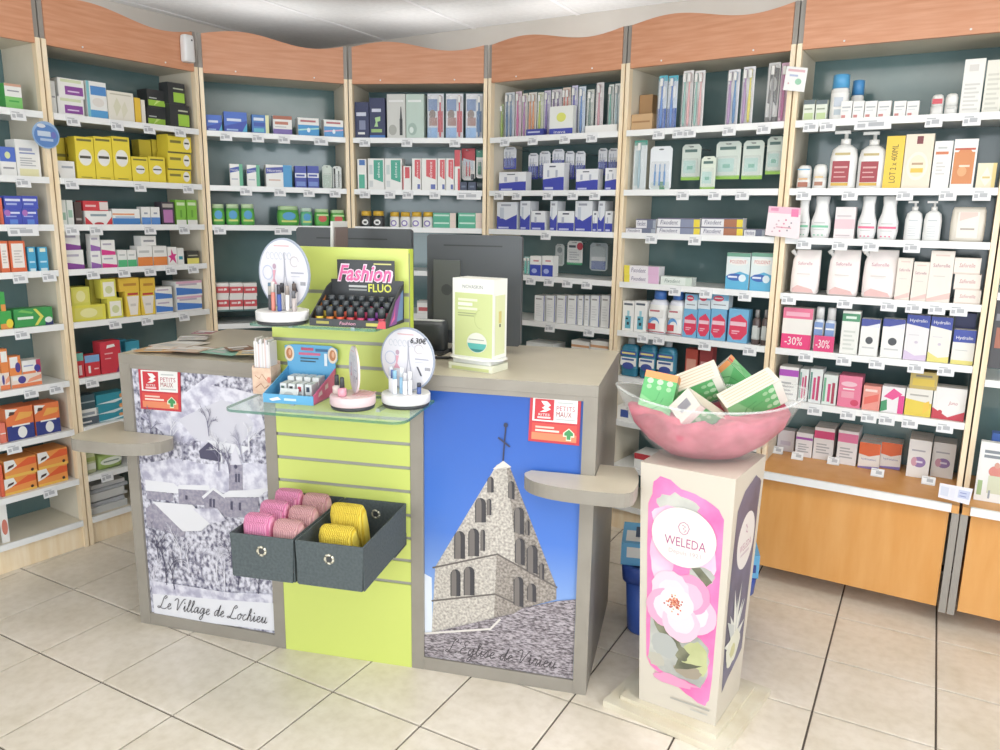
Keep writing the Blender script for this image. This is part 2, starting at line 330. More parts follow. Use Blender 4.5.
for k, pl in enumerate(BAY):
    u = thing('shelving_unit', BLAB[k], 'shelving unit', pl.pt(0), pl.ang); UNITS.append(u); W = pl.w
    zb = CABZ if k >= 6 else 0.0
    b = MB(); b.box(.02, W-.02, DEPTH-.01, DEPTH, zb, 2.16, MAT['back']); b.obj('back_panel', u)
    for x in (.006, W-.020): b = MB(); b.box(x, x+.014, .03, DEPTH-.011, zb, 2.17, MAT['side']); b.obj('side_panel', u)
    for x in (.003, W-.021):
        b = MB(); b.box(x, x+.018, -.002, .03, zb, 2.177, MAT['post']); b.obj('post', u)
        b = MB(); b.box(x, x+.018, .006, .028, 2.178, 2.335, MAT['postmetal']); b.obj('post_extension', u)
    n = 28; f = MB(); pts = [(.022, 2.155), (W-.022, 2.155)]+[(W-.022-(W-.044)*j/n, wave(1-j/n)) for j in range(n+1)]
    f.slab(pts, .0, .018, MAT['cherry']); fo = f.obj('fascia', u)
    for x in (.17, W-.17):
        b = MB(); b.loft([(0, .004, .004), (.002, .0035, .0035)], MAT['tbar'], 8); o = b.obj('screw', fo); o.location = (x, 0, 2.172); o.rotation_euler = (math.radians(90), 0, 0)
    b = MB(); b.box(.022, W-.022, .02, DEPTH-.012, 2.157, 2.170, MAT['side']); b.obj('top_board', u)
    x0, x1 = (.022, W-.022)
    b = MB(); b.box(.08, W-.08, .15, .18, 2.1705, 2.185, MAT['tbar'], top=MAT['cornice']); b.obj('cornice_light', u)
    for si, z in enumerate(SHELF[k]):
        if k == 2 and si == 3:
            b = MB(); b.box(x0, x1, .02, DEPTH-.012, z-.006, z+.002, MAT['back']); b.obj('shelf', u); continue
        b = MB(); bot = (si == 8)
        b.box(x0, x1, .002, DEPTH-.012, z-.008, z+.010, MAT['side'] if bot else MAT['shelf']); so = b.obj('shelf', u)
        b = MB(); b.slab([(x0, z-.013), (x1, z-.013), (x1, z+.013), (x0, z+.013)], -.008, .001, MAT['rail']); b.obj('price_rail', so)
        for t in (TAGS[k][si] if si < len(TAGS[k]) else []):
            px, pw = t if isinstance(t, tuple) else (t, 12)
            _, py = project(pl.pt(W*.5, 0, z)); sx = pl.hit(px, py)[0]
            for _ in range(2): py = project(pl.pt(sx, .01, z-.01))[1]; sx = pl.hit(px, py, .01)[0]
            wd = round(pw/12*.056, 3); sx = min(max(sx, x0+wd/2), x1-wd/2)
            o = link('price_tag', tag_mesh(wd), so, (sx, -.0125, z-.012)); o.rotation_euler = (math.radians(-8), 0, 0)
    if k < 6:
        b = MB(); b.box(.022, W-.022, .012, .03, 0, .104, MAT['post']); b.obj('plinth', u)
    else:
        b = MB(); b.box(.005, W-.005, -CABOFF, DEPTH, CABZ-.03, CABZ, MAT['cabwood']); wt = b.obj('cabinet_top', u)
        b = MB(); b.box(.03, W-.03, -CABOFF-.014, -CABOFF, CABZ-.024, CABZ+.006, MAT['rail']); b.obj('white_edge', wt)
        b = MB(); b.box(.035, W-.035, -CABOFF+.02, DEPTH, .075, CABZ-.032, MAT['cabwood']); cb = b.obj('cabinet', u)
        b = MB(); b.box(.05, W-.05, .12, DEPTH-.02, 0, .074, MAT['side']); b.obj('plinth', u)
        for x in (.002, W-.026): b = MB(); b.box(x, x+.024, -CABOFF+.006, -CABOFF+.03, .06, CABZ-.031, MAT['postmetal']); b.obj('cabinet_leg', u)
# ================================================================ PRODUCT BUILDERS
W_ = '#f3f2ee'; CR = '#efe9da'; GY = '#c9cbc9'; LG = '#dfe0dc'; BK = '#2b2e30'; NV = '#27336b'; BL = '#2f5fc0'; LB = '#5db4e4'; SK = '#a9d7ee'; TE = '#1f97ac'; TG = '#3fb79a'
GN = '#3fae49'; LM = '#a6d42f'; YE = '#f4dc1f'; YD = '#e8b81c'; OR = '#ef7a2c'; RD = '#d92b38'; CRM = '#b3243a'; PK = '#ee5f9c'; LP = '#f3b9cd'; MG = '#e0218a'; PU = '#8e3fa0'; LV = '#b9a6d6'; BR = '#8a5a34'
def txtbar(v, h=.05, u0=.15, u1=.85, c='#9a9aa0'): return ('r', u0, v, u1, v+h, c)
def lines(v0, v1, n, c='#b5b5b8', u0=.15, u1=.8): return [('r', u0, v0+(v1-v0)*k/n, u1-(k % 2)*.15, v0+(v1-v0)*(k+.45)/n, c) for k in range(n)]
ITEMS = []
def build_box(w, d, h, base, spec, o):
    b = MB(); sd = o.get('sidec'); b.box(-w/2, w/2, 0, d, 0, h, M(sd or base), front=M(base), top=M(o.get('topc') or base))
    Print(b, lambda u, v, l: (-w/2+u*w, -l, v*h)).run(spec); return b
def face(b, w, h, y=0.0): return Print(b, lambda u, v, l: (-w/2+u*w, y-l, v*h))
def product(kind, w, d, h, base, spec, o):
    """returns list of (part name, MB, child index or None); index 0 is the root when alone"""
    P = []
    if kind == 'box': P = [('carton', build_box(w, d, h, base, spec, o))]
    elif kind == 'card':                                   # hanging card with a plastic bubble
        b = MB(); n = 8; r = min(w*.2, .012)
        pts = [(-w/2+r, 0), (w/2-r, 0), (w/2, r), (w/2, h-r), (w/2-r, h), (-w/2+r, h), (-w/2, h-r), (-w/2, r)]
        b.slab(pts, d*.6, d*.6+.0025, M(base)); pr = face(b, w, h, d*.6); pr.ell(.5, .93, .12, .018, '#6b7072', 10); pr.run(spec); P.append(('backing_card', b))
        c = MB(); bh = o.get('bub', .6); z0 = h*.06; yy = d*.6-.001
        c.loft([(z0, w*.40, .002, 0, yy-.002), (z0+.006, w*.42, d*.28, 0, yy-d*.28), (z0+h*bh-.006, w*.42, d*.28, 0, yy-d*.28), (z0+h*bh, w*.38, .002, 0, yy-.002)], MAT['clear'], 12, 4.0); P.append(('plastic_bubble', c))
        if o.get('brush'): 
            e = MB(); n = o.get('nb', 3)
            for k in range(n):
                x = (k-(n-1)/2)*w*.22; e.loft([(z0+.01, .004, .003), (z0+h*bh*.6, .0045, .003), (z0+h*bh*.62, .002, .002), (z0+h*bh-.012, .002, .002)], M(o['brush']), 8, 2, x, yy-.007)
            P.append(('brush', e))
    elif kind == 'brushpack':                              # tall toothbrush pack
        b = MB(); b.slab([(-w/2, 0), (w/2, 0), (w/2, h), (-w/2, h)], d*.7, d*.7+.002, M(base)); face(b, w, h, d*.7).run(spec); P.append(('backing_card', b))
        n = o.get('nb', 1)
        for k in range(n):
            e = MB(); x = (k-(n-1)/2)*w*.42+o.get('bx', 0)*w; y = d*.4; hc = o['brush'] if isinstance(o['brush'], str) else o['brush'][k % len(o['brush'])]
            e.loft([(h*.05, .003, .003), (h*.1, .0055, .005), (h*.4, .0065, .0055), (h*.6, .004, .0035), (h*.78, .003, .003), (h*.8, .006, .003), (h*.94, .006, .003), (h*.95, .003, .002)], M(hc), 8, 2.4, x, y)
            e.box(x-.0055, x+.0055, y-.011, y-.003, h*.8, h*.935, M(W_)); P.append(('toothbrush', e))
        c = MB(); c.loft([(h*.03, w*.44, .002, 0, d*.7-.003), (h*.05, w*.47, d*.33, 0, d*.35), (h*.93, w*.47, d*.33, 0, d*.35), (h*.97, w*.3, .002, 0, d*.7-.003)], MAT['clear'], 12, 4); P.append(('plastic_bubble', c))
    elif kind == 'jar':                                    # squat chewing gum tub
        b = MB(); r = w/2; dd = d/2; b.loft([(0, r*.86, dd*.86), (.006, r*.95, dd*.95), (h*.4, r, dd), (h*.78, r*.93, dd*.93), (h*.8, r*.86, dd*.86)], M(base), 20, 3.2, 0, dd); P.append(('tub', b))
        c = MB(); c.loft([(h*.8, r*.9, dd*.9), (h*.97, r*.9, dd*.9), (h, r*.84, dd*.84)], M(o.get('lid', LM)), 20, 3.0, 0, dd); P.append(('lid', c))
        l = MB(); k = 1.012; l.loft([(h*.16, r*.97*k, dd*.97*k), (h*.4, r*k, dd*k), (h*.66, r*.96*k, dd*.96*k)], M(o.get('lab', base)), 20, 3.2, 0, dd, cap=False)
        fn = Print(l, lambda u, v, q: (-w/2+u*w, -.003-q, v*h)); fn.run(spec); P.append(('label', l))
    elif kind == 'capbottle':                              # bottle with a plain cylinder cap
        r = w/2; dd = min(d/2, r); ch = o.get('ch', .22); cw = o.get('cw', .5); pw = o.get('p', 2.6); sh = o.get('shd', .12)
        b = MB(); b.loft([(0, r*.92, dd*.92), (.005, r, dd), (h*(1-ch-sh), r, dd), (h*(1-ch-sh*.35), r*.82, dd*.82), (h*(1-ch), r*cw, dd*cw)], M(base, .25) if not o.get('mat') else MAT[o['mat']], 20, pw, 0, dd); P.append(('body', b))
        c = MB(); q = o.get('capw', cw)*1.05; c.loft([(h*(1-ch)+.0006, r*q, r*q), (h*.985, r*q*.96, r*q*.96), (h, r*q*.85, r*q*.85)], M(o.get('cap', W_), .3), 16, 2, 0, dd); P.append(('cap', c))
        if spec:
            l = MB(); l.loft([(h*o.get('l0', .1), r*1.015, dd*1.02), (h*o.get('l1', .55), r*1.015, dd*1.02)], M(o.get('lab', W_)), 20, pw, 0, dd, cap=False)
            Print(l, lambda u, v, q: (-w/2+u*w, -dd*.05-.0012-q, v*h)).run(spec); P.append(('label', l))
    elif kind == 'pump':                                   # pump bottle
        r = w/2; dd = min(d/2, r*.7); bh = h*.76; wa = o.get('waist', 1.0)
        b = MB(); b.loft([(0, r*.93, dd*.93), (.006, r, dd), (bh*.35, r*.99, dd), (bh*.7, r*wa, dd*wa), (bh*.9, r*.86*wa, dd*.9), (bh*.985, r*.5, dd*.6), (bh, r*.34, r*.34)], M(base, .3), 22, 3.0, 0, dd); P.append(('body', b))
        c = MB(); c.loft([(bh+.0005, r*.36, r*.36), (bh+h*.1, r*.36, r*.36), (bh+h*.105, r*.14, r*.14), (bh+h*.19, r*.14, r*.14)], M(W_, .3), 14, 2, 0, dd)
        c.box(-r*.85, r*.3, dd-r*.18, dd+r*.18, bh+h*.19, h, M(W_, .3)); P.append(('pump_head', c))
        l = MB(); Print(l, lambda u, v, q: (-w/2+u*w, -.0008-q, v*h)).run(spec); P.append(('label', l))
    elif kind == 'shaped':                                 # curvy bottle standing on its cap
        r = w/2; dd = min(d/2, r*.62)
        b = MB(); b.loft([(h*.0, r*.8, dd*.9), (.004, r*.86, dd), (h*.2, r, dd), (h*.42, r*.97, dd), (h*.62, r*.7, dd*.85), (h*.8, r*.62, dd*.8), (h*.99, r*.72, dd*.6), (h, r*.66, dd*.5)], M(base, .3), 22, 2.8, 0, dd); P.append(('body', b))
        l = MB(); Print(l, lambda u, v, q: (-w/2+u*w, -.0008-q, v*h)).run(spec); P.append(('label', l))
    elif kind == 'pouch':                                  # stand-up refill pouch with corner spout
        r = w/2; dd = d/2; b = MB(); b.loft([(0, r*.9, dd*.9), (.01, r*.98, dd), (h*.4, r, dd*.75), (h*.75, r*.97, dd*.35, .0, dd*.1), (h*.97, r*.86, .003, r*.1, dd*.2), (h, r*.84, .0015, r*.1, dd*.2)], noise_mat('crinkled_film', base, '#e9e2de', 18, rough=.25, bump=.6), 20, 3.5, 0, dd)
        Print(b, lambda u, v, q: (-w/2+u*w, dd*.30-v*0-q-.014+max(0, v-.4)*dd*.9, v*h)).run(spec); P.append(('film_body', b))
        c = MB(); p0 = Vector((-r*.78, dd, h*.86)); dr = Vector((-.6, 0, .8)); c.tube([p0, p0+dr*h*.07, p0+dr*h*.075, p0+dr*h*.15], [r*.11, r*.11, r*.16, r*.16], M(W_, .3), 10); P.append(('spout', c))
    elif kind == 'pack':                                   # soft flow-wrapped pack
        b = MB(); b.loft([(0, w*.47, d*.35), (h*.1, w*.49, d*.5), (h*.5, w*.5, d*.5), (h*.9, w*.48, d*.42), (h, w*.44, d*.2)], M(base, .3), 20, 4.5, 0, d/2); Print(b, lambda u, v, q: (-w/2+u*w, -.0006-q, v*h)).run(spec); P = [('carton', b)]
    elif kind == 'roll':                                   # roll-on stick with a dome cap
        r = w/2; b = MB(); b.loft([(0, r*.9, r*.9), (.004, r, r), (h*.45, r, r)], M(base, .3), 18, 2.6, 0, r); P.append(('body', b))
        c = MB(); c.loft([(h*.45+.0005, r*.97, r*.97), (h*.8, r*.97, r*.97), (h*.95, r*.8, r*.8), (h, r*.5, r*.5)], M(o.get('cap', W_), .3), 18, 2.6, 0, r); P.append(('cap', c))
        l = MB(); Print(l, lambda u, v, q: (-w/2+u*w, -.0008-q, v*h)).run([d_ for d_ in spec]); P.append(('label', l))
    return P
KNAME = dict(box='product_box', card='hanging_pack', brushpack='toothbrush_pack', jar='gum_tub', capbottle='bottle', pump='pump_bottle', shaped='bottle', pouch='refill_pouch', pack='wrapped_pack', roll='deodorant_stick')
KCAT = dict(box='box', card='hanging pack', brushpack='toothbrush', jar='tub', capbottle='bottle', pump='pump bottle', shaped='bottle', pouch='pouch', pack='pack', roll='deodorant')
TOPS = {}
def put(bay, sh, kind, x0, x1, y0, desc, base, spec=(), y1=None, d=.025, dep=None, rows=1, name=None, cat=None, rz=0.0, hook=False, yb=None, **o):
    """one product seen at pixels x0..x1, top y0 (bottom y1 or the shelf), its front face d behind the shelf edge"""
    pl = BAY[bay]; zs = SHELF[bay][sh]+.0105 if not (bay >= 6 and sh >= len(SHELF[bay])) else CABZ+.001
    if bay == 2 and sh == 3: zs = SHELF[2][3]+.0025
    xm = (x0+x1)/2
    if yb is not None:
        s_, f_ = pl.on(gnd(xm, yb, zs)); d = -f_
    s_, zt = pl.hit(xm, y0, -d)
    if y1 is None: yy = project(pl.pt(s_, -d, zs))[1]; z0 = zs
    else:
        yy = y1; z0 = pl.hit(xm, y1, -d)[1]
    ym = (y0+yy)/2
    a, c = pl.hit(x0, ym, -d)[0], pl.hit(x1, ym, -d)[0]; a = max(a, .024); c = min(c, pl.w-.024); wd = c-a; mid = (a+c)/2
    if y1 is not None and not hook:
        best = None
        for (A, C, zt2, dd) in TOPS.get((bay, sh), []):
            if min(C, c)-max(A, a) > .25*wd and abs(zt2-z0) < .035 and (best is None or zt2 > best): best = zt2
        if best is None and abs(z0-zs) < .02: best = zs
        if best is not None: z0 = best+.0004
    h = max(zt-z0, .01); zc = SHELF[bay][sh-1]-.016 if 0 < sh <= len(SHELF[bay]) else 2.15
    if z0+h > zc: h = zc-z0
    dep = dep or min(max(wd*.8, .035), .12); wd -= .0012
    dep = min(dep, (DEPTH-.016-d)/rows-.002)
    TOPS.setdefault((bay, sh), []).append((a, c, z0+h, d))
    parts = product(kind, wd, dep, h, base, list(spec), o); roots = []
    meshes = [(n, b.mesh(n)) for n, b in parts]
    for r in range(rows):
        loc = pl.pt(mid, -d-r*(dep+.003), z0); nm = name or KNAME[kind]
        if len(meshes) == 1: root = link(nm, meshes[0][1], None, loc, pl.ang+rz)
        else:
            root = link(nm, None, None, loc, pl.ang+rz)
            for n, me in meshes: link(n, me, root)
        if hook:
            b = MB(); y_ = dep*.6+.003; b.tube([(0, -.02, h*.93), (0, DEPTH-.012-d-r*(dep+.003), h*.93)], .002, M('#c8c8c8', .3, .8)); b.obj('peg', root)
        ITEMS.append(dict(o=root, desc=desc, bay=bay, sh=sh, s=mid, z=z0, h=h, w=wd, row=r, cat=cat or KCAT[kind]))
        roots.append(root)
    return roots[0]
def put_row(bay, sh, kind, xs, y0, desc, base, spec=(), **k):
    """several alike side by side: xs list of (x0, x1) or (x0, x1, ytop[, ybottom])"""
    for q in xs:
        kk = dict(k)
        if len(q) > 3: kk['y1'] = q[3]
        put(bay, sh, kind, q[0], q[1], q[2] if len(q) > 2 else y0, desc, base, spec, **kk)
ORD = ['first', 'second', 'third', 'fourth', 'fifth', 'sixth', 'seventh', 'eighth', 'ninth', 'tenth']; NUM = ['no', 'one', 'two', 'three', 'four', 'five', 'six', 'seven', 'eight', 'nine', 'ten']
def finish_labels():
    G = {}
    for it in ITEMS: G.setdefault((it['desc'], it['bay'], it['sh']), []).append(it)
    for (desc, bay, sh), L in G.items():
        where = 'on the %s of the %s' % ((SN[sh] if not (bay >= 6 and sh >= len(SHELF[bay])) else 'cabinet top'), BN[bay])
        where = where.replace('on the cabinet top of', 'on cabinet of')
        front = sorted([i for i in L if i['row'] == 0], key=lambda i: (i['s']))
        cols = []
        for i in front:
            for c in cols:
                if abs(c[0]['s']-i['s']) < .5*min(i['w'], c[0]['w']): c.append(i); break
            else: cols.append([i])
        for ci, c in enumerate(cols):
            c.sort(key=lambda i: i['z']); nc = len(cols)
            pre = '' if nc == 1 else ('left ' if ci == 0 else 'right ') if nc == 2 else '%s of %s ' % (ORD[ci], NUM[min(nc, 10)])
            for k, i in enumerate(c):
                st = '' if len(c) == 1 else (ORD[k]+' up ') if len(c) > 3 else 'lower ' if k == 0 else ('upper ' if k == len(c)-1 else 'middle ')
                i['lab'] = st+pre+desc+' '+where
                for r in L:
                    if r['row'] > 0 and abs(r['s']-i['s']) < .001 and abs(r['z']-i['z']) < .001:
                        r['lab'] = '%s behind the %s%s%s %s' % ('rear copy' if r['row'] == 1 else 'third copy' if r['row'] == 2 else 'last copy', st, pre, desc, where)
        for i in L:
            lab = i.get('lab') or desc+' '+where
            wds = lab.split()
            if len(wds) > 16: lab = ' '.join(x for x in wds if x not in ('the',))
            wds = lab.split()
            if len(wds) > 16: print('LONG', len(wds), lab)
            tag(i['o'], lab, i['cat'], ('%s %s' % (desc, where)) if len(L) > 1 else None)
# ================================================================ PRODUCTS, BAY BY BAY
# ---- leftmost bay
put(0, 0, 'box', 5, 22, 84, 'white box with bright green lower half', W_, [('r',0,0,1,.5,'#7fd06a'),('r',0,.9,1,1,'#d8a58a'),txtbar(.7),txtbar(.3,.06,.2,.8,GN)], sidec=GN)
put(0, 1, 'box', 0, 16, 147, 'white box with royal blue upper half', W_, [('r',0,.5,1,1,'#4a6fd0'),('e',.5,.72,.18,.12,'#dfe6a8'),txtbar(.25,.06)])
put(0, 1, 'box', 16, 40, 140, 'tall white box with pale yellow flowers', W_, [('r',.1,.0,.9,.22,'#ece6b4'),('r',.15,.62,.8,.66,'#8f9ac8'),('r',.15,.7,.7,.78,'#a8aec8')]+lines(.3,.55,4), dep=.08)
for x0, x1 in ((4, 22), (22, 38)):
    put(0, 2, 'box', x0, x1, 209, 'royal blue box with white lettering', '#3d4fc0', [('r',.05,.7,.9,.82,'#dfe4f8'),('r',.1,.5,.7,.58,'#a9b6ea'),('r',.3,0,.75,.35,'#5b8ae0'),('e',.2,.75,.18,.2,'#b06ac0')])
    put(0, 2, 'box', x0, x1, 196, 'royal blue box with white lettering', '#3d4fc0', [('r',.05,.6,.9,.78,'#dfe4f8'),('r',.1,.3,.7,.45,'#a9b6ea')], y1=209)
put(0, 2, 'box', 0, 3, 198, 'narrow red orange box', '#e8694a')
put_row(0, 3, 'box', [(0, 9), (10, 26)], 241, 'orange framed box with white front', '#ee6f38', [('r',.12,.14,.88,.92,'#f6efe8')]+lines(.3,.75,5,'#cfc6c0',.25,.75), dep=.05)
put_row(0, 3, 'box', [(28, 36), (38.5, 48)], 247, 'small light blue box with white corner', '#35a7d4', [('r',.2,.8,.8,.95,'#e8f0d8'),('r',.15,.35,.85,.42,'#bfe4f4'),('r',.15,.0,.85,.12,'#dff0f6')], dep=.04)
put(0, 4, 'box', 0, 12, 311, 'green box with orange and yellow base', '#3cae4c', [('r',0,0,1,.3,'#ef9a3c'),('e',.8,.3,.3,.25,YE)])
put(0, 4, 'box', 0, 5, 292, 'small green box with orange base', '#3cae4c', [('r',0,0,1,.35,'#ef9a3c')], y1=310)
put(0, 4, 'box', 14, 53, 308, 'long green box with yellow chevron', '#35a04e', [('p',[(.5,.05),(.66,.5),(.5,.95),(.58,.95),(.76,.5),(.58,.05)],'#e6e05a'),('r',.08,.42,.48,.56,'#e9f4e4'),('p',[(.78,0),(1,0),(1,.3),(.8,.25)],NV),('e',.88,.3,.1,.16,'#e8efe8'),('p',[(.1,.85),(.45,.7),(.5,.78),(.2,.95)],'#7cc65e')], dep=.06)
for a in ((0, 10, 373), (11, 42, 374)): put(0, 5, 'box', a[0], a[1], a[2], 'pale box with orange stripe and purple dot', '#f3e2d4', [('r',0,.0,1,.28,'#f0844c'),('e',.35,.6,.13,.3,'#4a3f96'),('r',.05,.6,.22,.9,W_),('p',[(.5,.3),(1,.5),(1,.85),(.6,.6)],'#f2a07c')], dep=.06)
put(0, 5, 'box', 0, 8, 349, 'stacked orange and white vitamin box', '#f08a3c', [('r',.1,.45,.9,.9,W_)], y1=372)
put(0, 5, 'box', 8.5, 21, 356, 'stacked orange and white vitamin box', '#f08a3c', [('r',.1,.4,.75,.95,W_),('e',.72,.4,.22,.26,'#4a3f96')], y1=373)
put(0, 5, 'box', 22, 41, 360, 'white box with purple dot and crimson end', W_, [('r',.76,0,1,1,'#b8355a'),('e',.8,.35,.17,.28,'#3c3a98'),('r',.08,.55,.6,.65,'#9aa6d4'),('r',0,0,.7,.18,'#f0844c')], y1=375)
for x0, x1, y in ((6, 34, 407), (35, 60, 403)):
    put(0, 6, 'box', x0, x1, y, 'box half orange half navy with white disc', '#f07a3a', [('r',0,0,1,.46,'#2c3a86'),('e',.55,.22,.17,.18,W_),('r',.2,.42,.85,.47,W_),('p',[(0,.7),(.45,.95),(0,1)],W_),('p',[(.1,.78),(.3,.8),(.35,.88),(.15,.9)],'#5a3a30'),('p',[(.3,.6),(.9,.66),(1,.8),(.5,.85)],'#f6b04a')], dep=.09)
put(0, 6, 'box', 0, 6, 423, 'coral pink box edge', '#ee7a62', [('r',0,.45,1,.5,W_)])
AR = [('p',[(0,.35),(.4,.55),(.3,1),(0,1)],W_),('p',[(.2,.45),(.75,.95),(1,.9),(1,.55),(.5,.5)],'#ee5f20'),('p',[(.08,.5),(.28,.62),(.3,.75),(.12,.68)],'#4a2c24'),('r',0,0,1,.16,'#f6c04a'),('e',.85,.22,.05,.09,'#3a2824')]
for x0, x1, ya, ybm in ((4, 37, 476, 458), (37.5, 68, 467, 450)):
    put(0, 7, 'box', x0, x1, ya, 'orange box with white swoosh and arrow', '#f59a3e', AR, dep=.12)
    put(0, 7, 'box', x0, x1, ybm, 'orange box with white swoosh and arrow', '#f59a3e', AR, y1=ya, dep=.12)
put(0, 7, 'box', 0, 3.5, 465, 'red orange box edge', '#e8603a', dep=.1)
put(0, 8, 'box', 0, 8, 500, 'white leaflet with red print leaning out', W_, [('e',.5,.4,.4,.2,'#d87c68')], d=.02, dep=.006, name='leaflet', cat='leaflet')
# ---- second bay
B = 1
put(B, 0, 'box', 58, 84, 98, 'white box with purple panel', W_, [('r',.25,.15,.95,.6,PU),('r',.1,.8,.9,.95,'#d9e2b8'),txtbar(.3,.07,.35,.8,'#e8d4ee')], dep=.07)
put(B, 0, 'box', 58, 84, 79, 'white box with purple panel', W_, [('r',.25,.15,.95,.6,PU),('r',.1,.8,.9,.95,'#d9e2b8'),txtbar(.3,.07,.35,.8,'#e8d4ee')], y1=98, dep=.07)
put(B, 0, 'box', 51, 56, 81, 'thin white box beside the purple ones', LG, [txtbar(.5)], dep=.07)
put(B, 0, 'box', 87, 107, 82, 'tall white box with blue bands', W_, [('r',.2,.64,.98,.88,'#4a8fd4'),('r',0,0,1,.24,'#4fa4dc'),('e',.55,.45,.3,.12,'#e9e2da'),('r',0,0,.14,1,'#7fc8d4')])
put(B, 0, 'box', 108, 134, 92, 'cream box with pale leaf drawing', CR, [('p',[(.3,.15),(.5,.5),(.35,.8),(.2,.5)],'#e0dcc0'),('p',[(.55,.1),(.75,.4),(.65,.7),(.5,.45)],'#e4dfc6'),('r',.1,.88,.9,.92,'#c8c2ae')], dep=.05)
put(B, 0, 'box', 135, 141, 98, 'narrow golden yellow box', '#f2c624', dep=.05); put(B, 0, 'box', 141.5, 145.5, 100, 'narrow cream white box', CR, dep=.05)
BG = [('r',.05,.1,.95,.42,'#a6d63a'),('r',.1,.5,.5,.56,'#c8ccc8'),('p',[(.3,.1),(.7,.42),(.5,.42)],'#d8f08a')]
for x0, x1, ya, yt in ((147, 166, 108, 90),): 
    put(B, 0, 'box', x0, x1, ya, 'black box with lime green band', BK, BG, d=.06); put(B, 0, 'box', x0, x1, yt, 'black box with lime green band', BK, BG, y1=108, d=.06)
put(B, 0, 'box', 170, 190, 105, 'black box with lime green panel', BK, [('r',.4,.1,.95,.6,'#a6d63a'),('r',.42,.72,.9,.78,'#c9d0b4')]); put(B, 0, 'box', 168, 185, 83, 'black box with lime green panel', BK, [('r',.3,.1,.95,.55,'#a6d63a'),('r',.3,.7,.9,.76,'#c9d0b4')], y1=104)
SUN = [('e',.5,.52,.36,.19,'#f6f4e4'),('e',.5,.52,.28,.15,W_),('r',.2,.5,.8,.56,'#4a4a3c'),('r',.1,.9,.9,.95,'#7a7430'),('r',.2,.05,.8,.07,'#a89a2c')]
put_row(B, 1, 'box', [(76, 94.5), (95, 112.5), (113, 130.5)], 137, 'tall yellow box with white sun disc', YE, SUN, dep=.06)
put(B, 1, 'box', 56, 75, 161, 'flat white box in front of yellow boxes', W_, [txtbar(.6,.12,.3,.9,'#a9b0b8'),('p',[(0,0),(.2,0),(.1,.5)],'#5a6068')])
put_row(B, 1, 'box', [(57, 66), (67, 76)], 138, 'yellow box standing further back', '#e9d01e', [('r',0,.55,1,.62,'#8d8230')], d=.13, dep=.06)
put_row(B, 1, 'box', [(132, 148.5), (149, 165.5)], 157, 'small yellow box with white disc', YE, [('e',.5,.5,.28,.17,W_),('r',.25,.49,.75,.54,'#4a4a3c'),('r',.1,.86,.9,.92,'#7a7430')], dep=.04)
put_row(B, 1, 'box', [(140, 152), (153, 165)], 140, 'yellow box with dark base at the back', '#dcc622', [('r',0,0,1,.3,'#5d5626')], d=.13, dep=.06)
for yt, yb in ((169, None), (152, 168), (135, 151)): put(B, 1, 'box', 168, 191, yt, 'yellow box with disc in three-high stack', YE, [('e',.8,.5,.14,.34,W_),('r',.7,.48,.9,.58,'#4a4a3c'),('r',.08,.5,.55,.66,'#8a8030'),('r',0,.9,1,1,'#6d6530')], y1=yb, dep=.09)
put(B, 2, 'box', 60, 73.5, 200, 'pale white green box pair', '#e8ece6', [('r',.45,0,.55,1,'#a9b8b0'),('r',.08,.2,.4,.5,'#9fc4ae'),('r',.6,.3,.92,.6,'#9fc4ae')]); put(B, 2, 'box', 75, 82, 202, 'dark brown box', '#4f3e3a', [('r',.1,.2,.9,.3,'#b0a6a0')])
put(B, 2, 'box', 85, 112, 211, 'white box with red corners', W_, [('p',[(0,0),(.3,0),(0,.6)],RD),('p',[(1,0),(.75,0),(1,.6)],RD),('e',.5,.08,.18,.12,'#c8283a'),('r',.2,.62,.8,.78,'#8fa0a8')], dep=.06); put(B, 2, 'box', 83, 108, 201, 'red box with white end', '#d8303c', [('r',.65,.1,1,.9,'#eadcd8'),('r',.08,.4,.5,.6,'#f0c0c0')], y1=211, dep=.06)
put(B, 2, 'box', 112.5, 140, 209, 'white box with orange line, blue base', W_, [('r',0,0,1,.42,'#3f86cc'),('r',0,.62,.8,.72,'#f0a06a'),('r',.1,.44,.8,.54,'#b0c4dc')]); put_row(B, 2, 'box', [(141.5, 150.5), (151, 160)], 207, 'small white box with blue base', W_, [('r',0,0,1,.42,'#5590d8'),('r',.3,.6,.7,.7,'#a0a8b8')])
put(B, 2, 'box', 161.5, 174.5, 202, 'dark box with pink picture', '#3c3440', [('r',.14,.1,.86,.66,'#c078b4'),('r',.1,.76,.9,.92,'#b8b0a8')]); put_row(B, 2, 'box', [(176, 186), (187, 197)], 200, 'bright green box with white base', '#86c83c', [('r',0,0,1,.2,W_),('r',.1,.78,.9,.9,'#d8ecc0'),('r',.4,.3,.6,.6,'#6aa830')])
PW = lambda c: [('p',[(0,0),(1,0),(1,.22),(0,.38)],c),('r',.12,.66,.75,.78,'#b9b2c4')]
put(B, 3, 'box', 64, 84, 250, 'white box with purple wave', W_, PW(PU)); put(B, 3, 'box', 63, 80, 231, 'white box with purple wave', W_, PW(PU), y1=249)
put(B, 3, 'box', 91, 101, 251, 'slim white box with violet base', W_, PW('#9a62b4')); put(B, 3, 'box', 90, 100, 234, 'slim white box with violet base', W_, PW('#9a62b4'), y1=250)
put(B, 3, 'box', 102, 117, 255, 'white box with pink base', W_, PW(MG)); put(B, 3, 'box', 101, 115, 240, 'white box with pink base', W_, PW(MG), y1=254)
